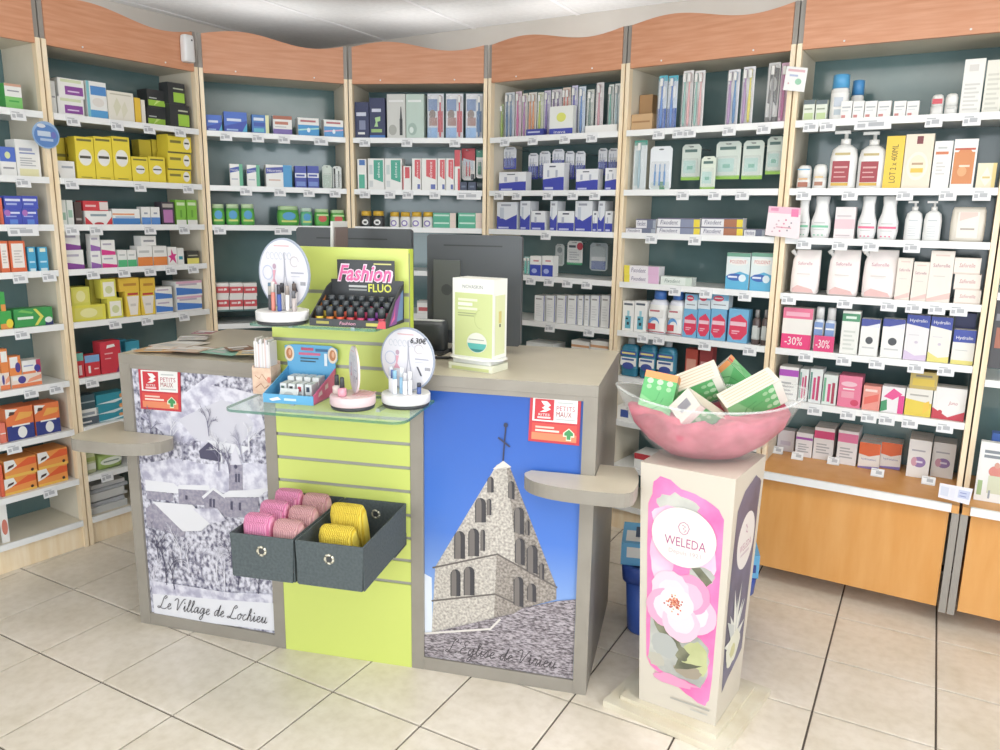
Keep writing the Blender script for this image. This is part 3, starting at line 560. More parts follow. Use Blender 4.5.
put_row(B, 3, 'box', [(118, 127), (127.5, 136.5)], 250, 'white box with green base', W_, [('r',0,0,1,.42,'#4fbc7c'),('r',.15,.66,.8,.76,GY)]); put_row(B, 3, 'box', [(137.5, 152.5), (153, 167)], 246, 'white box with orange base', W_, [('r',0,0,1,.45,'#f08a34'),('r',.1,.66,.8,.78,GY)]); put(B, 3, 'box', 141, 156, 236, 'plain white box on orange based boxes', W_, [txtbar(.4,.2)], y1=246)
put(B, 3, 'box', 168, 177, 247, 'white box with magenta splash', W_, [('p',[(.1,.1),(.5,.3),(.9,.05),(.75,.45),(1,.6),(.6,.6),(.4,.9),(.35,.55),(0,.5),(.3,.35)],MG)]); put(B, 3, 'box', 177.5, 184, 248, 'white box with teal mark', W_, [('r',.2,.3,.8,.5,TE)]); put(B, 3, 'box', 187, 199, 251, 'black box with yellow base', '#3a3a34', [('r',0,0,1,.45,'#eee36a'),('r',.1,.6,.9,.7,'#b9b49a')])
LZ = [('r',.1,.15,.9,.85,'#e2da5e'),('e',.5,.5,.25,.3,'#efe9a0')]
put(B, 4, 'box', 71, 106, 305, 'long lemon yellow box', '#e6dd3c', LZ, dep=.08); put(B, 4, 'box', 71, 90, 287, 'lemon yellow box atop the long one', '#dcd84a', LZ, y1=305)
FR = [('r',.12,.1,.88,.85,'#f6f3e6'),('e',.5,.45,.25,.2,'#d8dca0')]
put(B, 4, 'box', 108, 123, 298, 'yellow framed white box', '#e9e04a', FR); put(B, 4, 'box', 101, 116, 279, 'yellow framed white box', '#e9e04a', FR, y1=297); put(B, 4, 'box', 90.5, 100, 279, 'olive yellow box at the back', '#c9bf3a', [], d=.1)
YW = [('p',[(.25,.05),(.78,.05),(.95,.8),(.08,.8)],'#f4ece4'),('r',.15,.84,.9,.93,'#c83c34'),('r',.3,.4,.7,.5,'#d8d0c8')]
put_row(B, 4, 'box', [(126, 140), (141, 155)], 291, 'yellow box with white trapezoid', '#f2cf2c', YW); 
for x0, x1 in ((119, 139), (140, 155)): put(B, 4, 'box', x0, x1, 278, 'flat yellow box lying on top', '#f2c62c', [('r',.2,.4,.85,.6,'#c88a20')], y1=290)
BW = [('p',[(0,0),(1,0),(1,.4),(0,.62)],'#3f7fd4'),('r',.1,.72,.8,.84,'#c8b8cc'),('r',0,0,1,.1,W_)]
put(B, 4, 'box', 156, 173, 300, 'white box with blue wave', W_, BW); put(B, 4, 'box', 155, 172, 287, 'white box with blue wave', W_, BW, y1=299); put(B, 4, 'box', 177, 202, 296, 'wide white box with blue and pink', W_, BW+[('r',0,.85,1,1,'#e8b4cc')]); put(B, 4, 'box', 176, 202, 281, 'wide white box with blue and pink', W_, BW+[('r',0,.85,1,1,'#e8b4cc')], y1=295)
put(B, 5, 'box', 76, 84, 353, 'red box with teal top', RD, [('r',0,.68,1,1,'#6fc0b4'),('r',.3,.1,.7,.5,'#f0d4d4')]); put(B, 5, 'box', 85, 100, 355, 'red box with blue top', RD, [('r',0,.66,1,1,'#7fb0e0'),('r',.2,.15,.35,.5,W_),('r',.6,.3,.9,.36,'#f4c8c8')]); put(B, 5, 'box', 100.5, 121, 341, 'tall crimson box with white emblem', '#d8283e', [('p',[(.3,.78),(.75,.82),(.7,.9),(.35,.88)],W_),('p',[(.7,0),(1,0),(1,.35)],'#8a2a6a'),('r',.2,.6,.6,.64,'#f0b4b8'),('r',.2,.45,.5,.48,'#f0b4b8')], dep=.06)
put(B, 5, 'box', 111, 127, 340, 'turquoise box behind the crimson one', '#2a9fc0', [('r',.5,.3,.8,.6,'#8fd4e8')], d=.14, dep=.06); put(B, 5, 'box', 126, 140, 341, 'turquoise box beside counter top', '#2fa8c6', [('r',.4,.2,.8,.7,'#bfe6f0')], d=.1, dep=.06)
put(B, 6, 'box', 79, 99, 409, 'white box with dark printed base', '#eef0ee', [('r',0,0,1,.5,'#5a6672'),('r',.12,.62,.8,.8,'#9aa4ac'),('r',.1,.15,.6,.25,W_)], dep=.06); put(B, 6, 'box', 78.5, 95, 395, 'dark teal box stack top', '#3f5a64', [('r',0,.45,1,.55,'#a4b4b8')], y1=409, dep=.06)
for yt, yb in ((413, None), (403, 412), (393, 402)): put(B, 6, 'box', 96, 126, yt, 'turquoise box in three-high stack', '#1f98ac', [('p',[(0,.1),(.6,.0),(1,.3),(1,.45),(.5,.25)],'#dff0f2'),('e',.85,.6,.08,.22,'#e8a060')], y1=yb, dep=.07)
put(B, 7, 'pack', 84, 97, 453, 'small green and white wrapped pack', '#cfd6a4', [('r',.1,.2,.9,.5,'#eceede'),('r',.1,.6,.9,.8,'#a9b864')]); put(B, 7, 'pack', 98, 124, 454, 'large green wrapped pack with oval', '#9cb65a', [('e',.5,.55,.42,.26,'#e9eede'),('r',.2,.5,.8,.6,'#8a9a8a')])
for k in range(6): put(B, 8, 'box', 88+k % 3, 128-k % 2*3, 504-k*4.4, 'folded paper bag in flat pile', ['#cfd0ce', '#b9bcc0', '#e4e4e2'][k % 3], [], y1=(None if k == 0 else 508.6-k*4.4), d=.03+.012*(k % 3), dep=.2, name='paper_bag', cat='paper')
# ---- third bay (corner)
B = 2
NQ = [('p',[(0,.3),(1,.6),(1,1),(0,1)],'#3f6fd0'),('r',.12,.55,.75,.68,'#dfe8fa'),('r',.1,.1,.6,.18,'#9fc0ec'),('p',[(.75,0),(1,0),(1,.5)],'#3fb0d8')]
put(B, 0, 'box', 206, 222, 115, 'small blue gradient box with white word', '#2d49b4', NQ); put(B, 0, 'box', 224, 247, 112, 'larger blue gradient box with white word', '#2d49b4', NQ); put(B, 0, 'box', 252, 269, 115, 'blue box with pale yellow edge', '#3f7fc8', [('r',.8,0,1,1,'#eef0b8'),('r',.1,.7,.7,.85,'#e4ecf8'),('r',.1,.1,.7,.3,'#5fc0d0'),('r',.1,.4,.75,.6,'#2a4fb0')]); put(B, 0, 'box', 273, 292, 116, 'white box with brown top, purple base', W_, [('r',0,.82,1,1,'#b4664a'),('r',0,0,1,.32,'#7a62b0'),('r',.1,.55,.8,.7,'#c87a60'),('r',.1,.4,.7,.46,GY)])
for x0, x1, y, cc in ((298, 319, 118, '#2f9ad8'), (324, 344, 120, '#4f9fdc')): put(B, 0, 'box', x0, x1, y, 'white topped box with %s stripes' % ('turquoise' if x0 < 300 else 'blue and pink'), W_, [('r',0,0,1,.62,cc),('p',[(0,.3),(1,.42),(1,.5),(0,.38)],'#a6e0d4' if x0 < 300 else '#e8b0cc'),('e',.5,.35,.08,.12,'#eaf6fc'),('r',.12,.78,.85,.88,'#c06a70')])
put_row(B, 1, 'box', [(230, 243, 164), (247, 260, 165)], 164, 'white nicotine box with blue and green', W_, [('r',.72,0,1,1,'#5fb890'),('p',[(0,.6),(.72,.7),(.72,.9),(0,.8)],'#4058b4'),('t','Nicorette',.36,.74,.6,.09,W_),('r',.1,.3,.6,.36,'#c0c4d0')]); put(B, 1, 'box', 266, 292, 165, 'wide white and blue nicotine box', W_, [('r',.66,0,1,1,'#3f9fd8'),('p',[(0,.6),(.66,.68),(.66,.92),(0,.86)],'#4450ac'),('t','Nicorette',.33,.75,.56,.12,W_),('r',.1,.3,.55,.36,'#d8b4a4')]); put_row(B, 1, 'box', [(295, 306.5), (307.5, 319)], 166, 'blue box with white centre band', '#3a4cae', [('r',0,.48,1,.68,'#e9ecf6'),('r',.1,.53,.85,.62,'#4a58b0'),('r',.1,.1,.9,.3,'#6c8ad0')]); put(B, 1, 'card', 323, 333, 165, 'pale green hanging pack', '#d4e0d4', [('r',.1,.1,.9,.6,'#b4ccb8')]); put(B, 1, 'card', 333.5, 342.5, 166, 'black and white hanging pack', '#dfe4e0', [('r',.1,.05,.3,.9,BK),('r',.6,.1,.75,.8,'#6a7470')])
GUM = [('e',.5,.5,.3,.2,'#3f9fd4'),('r',.15,.2,.85,.28,'#d8e070')]; GUMR = [('e',.5,.45,.28,.2,'#d8503c'),('r',.1,.6,.9,.7,'#bfe69a')]
put_row(B, 2, 'jar', [(211, 225), (226, 240), (241, 255)], 204, 'green gum tub with blue dot', '#4fae44', GUM, lid='#c9e2b4', lab='#5fbc48'); put(B, 2, 'jar', 278, 300, 206, 'wide green gum tub', '#4fae44', GUM, lid='#bfe0a8', lab='#5fbc48'); put(B, 2, 'jar', 301, 313, 208, 'small mint green gum tub', '#5ab884', GUM, lid='#cfe6d4', lab='#6fc494'); put_row(B, 2, 'jar', [(315, 330, 209), (331, 346, 210)], 209, 'green gum tub with red fruit', '#4fae44', GUMR, lid='#bfe0a8', lab='#58b446')
for x0, x1 in ((215.5, 229), (229.5, 243), (243.5, 257)):
    for yt, yb in ((296, None), (283, 295.5)): put(B, 3, 'box', x0, x1, yt, 'white and red plaster box', '#eeeae6', [('r',0,.22,1,.72,'#d6444c'),('r',.15,.42,.55,.56,'#f2d4d4'),('p',[(.6,.4),(.85,.45),(.8,.6),(.62,.58)],W_)], y1=yb, dep=.06)
# ---- fourth bay
B = 3
put(B, 0, 'box', 354, 369, 102, 'narrow navy toothbrush box leaning', '#2c3560', [('r',.1,.62,.8,.72,'#d8dcec'),('r',.3,.25,.75,.5,'#8890b0'),('r',.2,.12,.7,.18,W_)], dep=.03); put(B, 0, 'box', 369.5, 385, 98, 'navy toothbrush box with green lettering', '#2c3560', [('r',.15,.66,.75,.74,'#d8dcec'),('p',[(.3,.3),(.55,.3),(.5,.42),(.7,.44),(.7,.55),(.35,.52),(.4,.4)],'#b4dc9a'),('r',.1,.16,.8,.24,'#a0c878'),('r',0,0,1,.09,'#2f78c8')], dep=.03)
put(B, 0, 'box', 387, 405.5, 94, 'pale grey box with black electric toothbrush', '#d8d8d2', [('e',.3,.2,.22,.12,'#b0b0a8'),('r',.68,.08,.84,.45,'#34383a'),('p',[(.7,.45),(.82,.45),(.78,.72),(.74,.72)],'#34383a'),('r',.1,.82,.9,.87,'#f0f0ee')], dep=.08); put(B, 0, 'box', 406, 424, 94, 'pale green electric toothbrush box', '#c4d8cc', [('e',.35,.22,.25,.14,'#a4bcb0'),('r',.1,.82,.85,.87,'#eef4f0'),('e',.3,.2,.12,.07,'#e0ece4')], dep=.08)
for x0, x1, hc in ((426.5, 443, '#e04a5c'), (445, 462.5, '#e04a5c'), (465, 482, '#3f78b0')):
    put(B, 0, 'brushpack', x0, x1, 93, 'clear toothbrush pack with child photo and %s brush' % ('blue' if x0 > 460 else 'red'), '#e4e8ee', [('r',.05,.62,.6,.9,'#5a86c0'),('e',.3,.55,.2,.1,'#7a5a4c'),('r',.1,.3,.6,.48,'#a87c74'),('r',0,0,.62,.26,'#8fbcec'),('r',.05,.88,.95,.97,'#f2f2f4'),('r',.64,.16,.95,.62,hc),('r',.66,.64,.92,.92,'#e6eaee')], brush=hc, nb=1, dep=.03, bx=.3)
EL = lambda c: [('p',[(.35,.35),(.92,.25),(.92,.95),(.35,.95)],c),('t','elmex',.64,.64,.16,.5,'#eef6f4',0,90),('r',.08,.1,.3,.3,'#d8dcdc'),('r',.08,.5,.28,.8,'#d0dcd8')]
put(B, 1, 'box', 357.5, 366.5, 159, 'slim white toothpaste box with blue square', W_, [('r',.2,.8,.85,.97,'#3f78c0'),('r',.15,.05,.8,.5,'#4fb89c')]); put_row(B, 1, 'box', [(368, 384.5), (385, 402)], 158.5, 'white toothpaste box with green panel', W_, EL('#3fae94')); put(B, 1, 'box', 402.5, 411, 166, 'short white and red toothpaste box', W_, [('r',.3,.5,.85,.95,'#e0505a'),('r',0,0,.12,1,'#d84a54')]); put_row(B, 1, 'box', [(412, 421), (421.5, 437), (437.5, 445.5), (446, 454)], 158.5, 'white toothpaste box with red panel', W_, [('p',[(.3,.45),(.92,.35),(.92,.96),(.3,.96)],'#e0505a'),('t','elmex',.6,.66,.2,.5,'#f8e8e8',0,90),('r',.6,.05,.9,.2,'#5a6ab0')]); put(B, 1, 'box', 454.5, 460, 150, 'narrow tall red and white box', W_, [('r',0,.6,1,1,'#d84a54'),('r',.6,0,1,.55,'#d84a54')], dep=.03); put(B, 1, 'card', 460.5, 474, 148, 'red topped hanging brush pack', W_, [('r',0,.62,1,1,'#c83440'),('p',[(.1,.5),(.9,.3),(.9,.6),(.1,.7)],'#d8e4f0'),('r',.7,.02,.95,.2,'#3a4048')], y1=180, hook=True, brush='#d84a54', nb=2, d=.06); put(B, 1, 'card', 475.5, 483, 150, 'green topped hanging brush pack', W_, [('r',0,.75,1,1,'#3f9a80')], y1=178, hook=True, brush='#3f9a80', nb=2, d=.06); put_row(B, 1, 'box', [(460, 467), (468, 476)], 182, 'low dark navy box', '#34405c', [('r',.2,.4,.8,.6,'#6a7890')])
put_row(B, 2, 'capbottle', [(360, 370.5), (371.5, 383)], 211, 'black tube with yellow cap', '#3a3c3e', [('e',.5,.3,.3,.18,W_),('r',.35,.22,.65,.36,'#3a3c3e')], cap=YD, cw=.9, ch=.3, shd=.04, l0=.05, l1=.6, lab='#3a3c3e'); put_row(B, 2, 'capbottle', [(389, 398.5), (399.5, 409.5), (410.5, 421), (422, 432.5)], 212, 'white tube with yellow cap', W_, [('e',.5,.28,.32,.2,'#8a78c0'),('e',.5,.28,.2,.12,W_)], cap=YD, cw=.9, ch=.3, shd=.04, l0=.05, l1=.6)
for x0, x1 in ((433, 456), (458, 482)):
    for yt, yb in ((221, None), (213, 220.5)): put(B, 2, 'box', x0, x1, yt, 'flat green toothpaste box', '#4fb894', [('r',.05,.6,.7,.8,'#cfeee0'),('r',.74,0,1,1,'#eed8cc')], y1=yb, dep=.06)
put(B, 4, 'box', 417, 432, 301, 'small white and red box beside monitor', W_, [('r',.1,.2,.9,.5,'#c8585c'),('r',0,.85,1,1,GY)])
# ---- fifth bay
B = 4
for n, (x0, x1, y, bc, hc, nm) in enumerate([(497.5, 501.5, 104, '#cfe0a8', '#9cb83c', 'narrow green'), (503, 512.5, 92, '#dfe6ec', '#2f6a9c', 'white and teal blue'), (513.5, 519.5, 91, '#ecd4e0', '#c84a90', 'pink'), (520.5, 525.5, 93, '#ece8d8', '#b06ab0', 'cream and violet'), (526.5, 534.5, 92, '#f0ece4', '#e08a3c', 'white and orange'), (535.5, 541.5, 92, '#eef0dc', '#b8cc2c', 'white and lime'), (542, 548.5, 90, '#dcd4ec', '#7a5ab8', 'violet'), (549.5, 559.5, 89, '#e8e0e4', '#6a4a88', 'mauve'), (560.5, 568.5, 87, '#f0dccc', '#d8705a', 'coral'), (569.5, 575.5, 85, '#d8d4ee', '#5a50b8', 'purple'), (576.5, 583.5, 86, '#dce8f4', '#4a86cc', 'pale blue'), (585, 592, 89, '#d8dcd4', '#6a8a80', 'grey green'), (594, 601.5, 82, '#f2ecec', '#d898a4', 'white and rose'), (606.5, 611.5, 84, '#eef2f0', '#7cc4b4', 'white and mint'), (612.5, 618.5, 83, '#eef2f0', '#a8c4cc', 'white and grey')]):
    put(B, 0, 'brushpack', x0, x1, y, nm+' tall toothbrush pack', bc, [('r',0,.0,1,.45,bc),('r',.1,.72,.9,.9,W_)], brush=hc, nb=1 if x1-x0 < 8 else 2, dep=.025, d=.07)
put(B, 0, 'box', 549.5, 573, 106, 'white display box with blue base', '#eef0ea', [('r',0,0,1,.24,'#3a48b0'),('e',.5,.62,.2,.16,'#e6e86a'),('t','inava',.45,.12,.5,.1,W_)], dep=.03); put(B, 0, 'box', 526, 543.5, 129, 'low navy blue display tray', '#34409c', [('r',.1,.5,.8,.7,'#c8cce8')], dep=.03, d=.02); put(B, 0, 'box', 585, 617, 125, 'low white brush tray', W_, [], dep=.03, d=.02)
IP = [('r',0,0,1,.5,'#3a46ac'),('r',.2,.9,.8,.94,'#9aa0b0'),('r',.12,.55,.3,.8,'#c4c8d4'),('r',.45,.55,.55,.8,'#c4c8d4')]
put_row(B, 1, 'card', [(501, 515, 147, 169), (527, 537, 153, 179), (538, 549, 151, 178), (551, 563, 149, 171), (564, 573, 151, 179), (574, 584, 151, 179), (597, 606, 148, 175), (607, 617, 148, 175)], 147, 'blue and white hanging brush pack', '#e9ebf0', IP, hook=True, brush='#5f74c8', nb=3, d=.10, dep=.02)
put_row(B, 1, 'box', [(499, 526, 172), (543, 564, 163), (576, 598, 169), (605, 617, 168)], 170, 'blue based interdental brush display', '#ecedf0', [('r',0,0,1,.5,'#3440b0'),('p',[(0,.42),(1,.52),(1,.6),(0,.56)],'#ecedf0'),('r',.3,.85,.6,.9,'#5a5f70'),('r',.08,.06,.5,.14,'#c8ccee'),('r',.2,.5,.3,.75,'#b8bccc'),('r',.6,.5,.7,.75,'#b8bccc')], dep=.05)
put_row(B, 2, 'box', [(497, 517, 202), (520, 530, 201), (550, 557, 201), (575, 592, 201), (598, 604.5, 201)], 201, 'tall white display with blue wedge', '#e6e9ee', [('p',[(0,0),(1,0),(1,.55),(.45,.35),(0,.5)],'#3440b0'),('r',.2,.85,.7,.92,'#a4a8b4'),('r',.15,.4,.35,.8,'#c4ccd8'),('r',.08,.04,.6,.1,'#c8ccee')], dep=.08)
put_row(B, 2, 'box', [(531, 545), (557.5, 574), (592.5, 597.5), (605, 612.5)], 211, 'short white brush box with blue base', '#eceef0', [('r',0,0,1,.42,'#3440b0'),('r',.3,.82,.7,.9,'#5a5f70'),('r',.1,.05,.7,.14,'#c8ccee'),('r',.25,.4,.4,.7,'#b8bccc')], dep=.05)
put(B, 3, 'brushpack', 521.5, 529.5, 257, 'teal toothbrush pack beside blue boxes', '#bfe4e0', [('r',0,0,1,.4,'#d8ecea')], brush=['#4fc4b4', '#6fd0c8'], nb=2); put_row(B, 3, 'box', [(530, 541), (542, 553)], 256, 'white and blue floss box', W_, [('r',0,0,1,.56,'#2f46b4'),('r',.3,.72,.8,.8,'#d08a94'),('e',.4,.25,.25,.12,'#a8b4e4')]); put(B, 3, 'card', 554, 563, 244, 'grey hanging floss pack', '#c9cfcc', [('e',.5,.72,.3,.14,'#8f9896'),('r',.2,.1,.8,.5,'#b4bcb8')], y1=266, hook=True, d=.16, dep=.02); put(B, 3, 'card', 566, 581.5, 241, 'white hanging pack with red circle', W_, [('e',.82,.78,.2,.16,'#cc3a4c'),('r',0,0,1,.1,'#4fae7c'),('r',.1,.72,.55,.82,'#5a6068')]+lines(.2,.6,4), y1=265, hook=True, d=.16, dep=.02); put(B, 3, 'card', 588, 606, 243, 'clear hanging pack with blue base', '#b4c0c4', [('r',.1,.05,.9,.35,'#4f6cb0'),('r',.1,.36,.9,.5,'#e4e8ea')], y1=271, hook=True, d=.16, dep=.03, bub=.8)
put_row(B, 4, 'box', [(534.5, 544.5), (546, 555), (556.5, 566), (567.5, 577), (578, 583.5), (584.5, 589.5), (590.5, 599.5), (601, 610)], 295.5, 'tall white box with thin blue edge', '#eeeeec', [('r',.92,0,1,1,'#5a66b0'),('r',.12,.84,.7,.89,'#a09a98')]+lines(.2,.7,6,'#dcdcdc',.15,.7), dep=.08, d=.04)
put(B, 5, 'box', 526, 553, 343, 'low white box behind the counter', '#e6e8e4', [txtbar(.6,.1)]); put_row(B, 5, 'box', [(571, 589), (590, 608)], 341, 'white box with orange line behind counter', '#eceae4', [('r',0,.78,1,.86,'#d8a070'),txtbar(.6,.08)])
# ---- sixth bay
B = 5
o_ = MB(); 
put(B, 0, 'box', 634, 652, 95, 'brown cardboard display tray', '#b58a58', [('r',0,0,1,.35,'#c89c68'),('r',0,.35,1,.4,'#8a6238')], dep=.09, d=.1); put(B, 0, 'box', 631, 652, 114, 'low kraft cardboard lid', '#cfa878', [('r',.05,.5,.9,.6,'#a87c4c')], dep=.05, d=.03)
put_row(B, 0, 'brushpack', [(656, 664.5), (665.5, 675)], 75, 'white toothbrush pack with blue brush', '#dfe8f2', [('r',0,.9,1,1,'#4fc0d4'),('r',0,0,1,.4,'#3f6cc0'),('e',.5,.7,.4,.12,W_)], brush='#3f7fd0', dep=.03)
put_row(B, 0, 'brushpack', [(680, 690.5), (691.5, 702)], 70, 'white toothbrush pack with pastel brush', '#eeeceb', [('e',.5,.75,.4,.12,W_),('r',.1,.1,.3,.6,'#e8c8c8')], brush=['#8fc4b8', '#e8a8a8'], nb=2, dep=.03); put(B, 0, 'brushpack', 725, 737, 69, 'white pack with blue and lilac brush', '#ecebf0', [('e',.5,.75,.42,.14,W_),('r',.05,0,.3,.75,'#c4a8cc')], brush=['#b48cc0', '#3f86c0'], nb=2, dep=.03); put(B, 0, 'brushpack', 740, 752, 66, 'white pack with yellow and lilac brush', '#ecebf0', [('e',.5,.75,.42,.14,W_),('r',.05,0,.3,.75,'#c4a8cc')], brush=['#b48cc0', '#e6d83c'], nb=2, dep=.03); put(B, 0, 'brushpack', 765, 777, 62, 'toothbrush pack with black and white photo', '#d8d8d6', [('p',[(.1,.35),(.9,.3),(.95,.9),(.2,.95)],'#4c4c4c'),('e',.5,.65,.3,.12,'#c4c4c2'),('e',.55,.25,.25,.12,'#e4e4e2'),('r',0,0,1,.12,'#5a5a5a')], brush='#a0a0a0', dep=.03); put(B, 0, 'brushpack', 778, 787, 62, 'pink toothbrush pack beside white sign', '#e4b8d0', [('r',.1,.1,.5,.8,'#c47aa8')], brush='#c45a98', dep=.03)
put(B, 1, 'brushpack', 631.5, 644.5, 140, 'teal and white tall brush pack', '#e4eaec', [('r',0,.9,1,1,'#4fa894'),('r',.1,.1,.4,.8,'#b8d4dc')], brush='#9cbcc8', dep=.03); put(B, 1, 'card', 648, 670, 146, 'hanging pack with three blue brushes', '#eef2f6', [('r',.08,.0,.92,.2,'#dce8e4'),('p',[(.5,.0),(.75,0),(.65,.2),(.45,.2)],'#4f9a70')], brush='#5a9ad8', nb=3, dep=.03)
GR = [('r',0,0,1,.1,'#9cd04c'),('r',.1,.2,.75,.55,'#b4dcd4'),('r',.15,.78,.8,.86,'#5a7a74'),('r',.3,.3,.6,.4,'#5fb8a0')]
put_row(B, 1, 'card', [(680, 699, 144, 180), (714, 739, 141, 179), (741, 762, 140, 179), (765, 782, 136, 174)], 140, 'green and white hanging brush pack', '#d8e2d8', GR, hook=True, d=.07, dep=.03, bub=.55); put(B, 1, 'card', 699, 714, 156, 'green brush pack standing on shelf', '#dfe8d8', GR, dep=.03, d=.03)
FX = lambda c1, c2: [('r',.55,0,.86,1,c1),('r',.86,0,1,1,c2),('t','Fixodent',.28,.5,.42,.5,'#4c4c74',.2),('r',0,.86,1,1,'#6c6c84')]
put(B, 2, 'box', 625.5, 655.5, 228, 'flat denture cream box, grey end', '#e9e8ec', FX('#6f7890', '#a4acb8'), dep=.045); put(B, 2, 'box', 636, 656, 219, 'flat denture cream box, grey end', '#e9e8ec', FX('#6f7890', '#a4acb8'), y1=227.5, dep=.045)
for x0, x1, c1, nm in ((656.5, 700, '#8a92ac', 'silver'), (700.5, 743, '#b0704c', 'copper')):
    put(B, 2, 'box', x0, x1, 227, 'flat denture cream box, %s and yellow' % nm, '#ecebee', FX(c1, '#f0d828'), dep=.045); put(B, 2, 'box', x0+1, x1, 218, 'flat denture cream box, %s and yellow' % nm, '#ecebee', FX(c1, '#f0d828'), y1=227, dep=.045)
put(B, 2, 'box', 744, 765, 229, 'denture cream box partly behind pink sign', '#e9e8ec', FX('#6f7890', '#a4acb8'), dep=.045)
for yt, yb in ((275, None), (266, 274.5)): put(B, 3, 'box', 624, 659, yt, 'yellow ended denture cream box', '#f0ecf0', [('r',0,0,.16,1,'#ecdc3c'),('r',.7,0,1,1,'#e4b8d8'),('t','Fixodent',.42,.5,.42,.5,'#6a5a84',.2)], y1=yb, dep=.06)
put(B, 3, 'box', 660.5, 692, 277, 'pale mint denture cream box', '#e2eae2', [('t','Fixodent',.38,.5,.5,.45,'#7a8a84',.2),('r',.8,0,1,1,'#cfdccf')], dep=.05); put_row(B, 3, 'box', [(726, 749.5), (750.5, 774)], 253, 'denture tablet box with red oval', '#e4eeee', [('r',0,.9,1,1,'#6fa890'),('e',.5,.76,.42,.1,W_),('t','POLIDENT',.5,.76,.7,.09,'#cc4a48'),('p',[(0,0),(1,0),(1,.42),(.6,.5),(0,.36)],'#56b4dc'),('e',.4,.34,.36,.1,'#2f62b8'),('e',.72,.32,.16,.1,'#e4f2f8'),('r',.1,.32,.5,.37,'#e8ecf6')], dep=.06)
put_row(B, 4, 'box', [(622.5, 634), (634.5, 646.5)], 301, 'white box with teal bottle picture', W_, [('r',.25,.08,.75,.5,'#5fb0c4'),('r',.4,.5,.6,.68,'#9fd0dc'),('r',.1,.86,.85,.93,'#5a6470'),('r',.4,.2,.6,.3,'#2a3a40'),('r',.3,.38,.5,.44,'#2a3a40')], dep=.05); put_row(B, 4, 'capbottle', [(647.5, 665.5), (667, 683)], 291, 'white mouthwash bottle with blue cap', '#e9eaf2', [('r',.1,.4,.9,.58,W_),('e',.4,.25,.3,.14,'#5a9cd8'),('e',.45,.2,.25,.12,W_),('r',.08,.1,.5,.24,'#d8404a'),('r',.15,.52,.7,.56,'#c06a74'),('r',0,.04,1,.06,'#b84a58')], cap='#3f7cd0', cw=.62, ch=.2, shd=.1, l0=.04, l1=.68)
TR = [('r',0,0,1,1,'#6fb4dc'),('p',[(.05,.25),(.3,.08),(.7,.1),(.98,.3),(.95,.66),(.6,.85),(.1,.7)],'#e42f58'),('r',.1,.5,.9,.62,'#f6c8d4'),('r',.2,.32,.6,.36,'#f4b4c4'),('r',.2,.26,.5,.29,'#f4b4c4')]
put_row(B, 4, 'box', [(683, 697), (697.5, 710), (710.5, 726), (728, 748)], 309, 'blue box with crimson shield', '#6fb4dc', TR, dep=.05)
put_row(B, 4, 'box', [(685, 697.5, 294, 308), (698, 710.5, 294, 308), (711, 729, 294, 308)], 294, 'white box with crimson oval on blue', '#dfeaf0', [('r',0,.6,1,1,'#7cbce0'),('e',.42,.72,.3,.2,'#dc3f60'),('r',.2,.7,.65,.76,W_),txtbar(.25,.07)], dep=.05); put_row(B, 4, 'capbottle', [(751, 759.5), (760.5, 768)], 310, 'dark amber bottle with grey cap', '#5a4a48', [('r',.2,.2,.8,.55,'#c8ccc8')], cap='#9c9a98', cw=.5, lab='#b4bab6', l0=.15, l1=.5)
LI = [('r',.02,.55,.98,.66,'#3a55a8'),('r',.1,.585,.9,.63,'#e8dc80'),('r',.02,.28,.98,.5,W_),('r',.1,.42,.85,.47,'#44609c'),('e',.5,.28,.35,.09,'#3c50a0')]
put_row(B, 5, 'capbottle', [(620.5, 637), (639, 655), (657, 674)], 338, 'blue green mouthwash bottle', '#1f7896', LI, cap='#a8b0b4', cw=.42, ch=.16, shd=.1, p=4, l0=.22, l1=.7, lab='#2a86a4', dep=.05); put(B, 5, 'box', 685, 697, 349, 'small red box behind bowl', '#d0503c', [('r',.1,.3,.9,.7,'#eca48c')], d=.1); put(B, 5, 'box', 699, 712, 347, 'small dark red box behind bowl', '#a83c3c', [('r',.1,.3,.9,.6,'#dca09c')], d=.1)
put(B, 6, 'box', 617, 640, 407, 'white box with small blue square', W_, [('r',.15,.2,.5,.75,'#3f5aa8')], dep=.08); put(B, 7, 'box', 634, 660, 455, 'white carton with red lid corner', W_, [('r',0,.6,.7,1,'#cc3440')], dep=.12)
# ---- seventh bay
B = 6
put_row(B, 0, 'box', [(803, 814.5), (815.5, 827)], 100, 'small dark and green pastille box', '#e3e8da', [('r',0,.8,1,1,'#5a6a70'),('r',.1,.1,.9,.4,'#c2d69a'),('r',.1,.55,.8,.62,'#98a48c')]); put(B, 0, 'capbottle', 830, 848, 74, 'tall white spray with bright blue cap', W_, [('r',.25,.3,.75,.5,'#c4ccd8'),('r',.3,.12,.7,.24,'#b8c4cc')], cap='#4aa8e0', cw=.92, ch=.3, shd=.03, l0=.06, l1=.6); put(B, 0, 'capbottle', 850, 863, 80, 'small spray with blue cap behind boxes', W_, [], cap='#3f94d4', cw=.92, ch=.36, shd=.03, d=.1)
put_row(B, 0, 'box', [(840.5, 852), (852.5, 864), (864.5, 877), (877.5, 891), (893.5, 906), (906.5, 919)], 101, 'small white ointment box with red line', '#f0efec', [('r',.1,.1,.45,.25,'#d88a84'),('r',.12,.62,.85,.7,'#b4b8bc'),('r',.12,.45,.7,.5,'#cfd2d4')], dep=.03, d=.015)
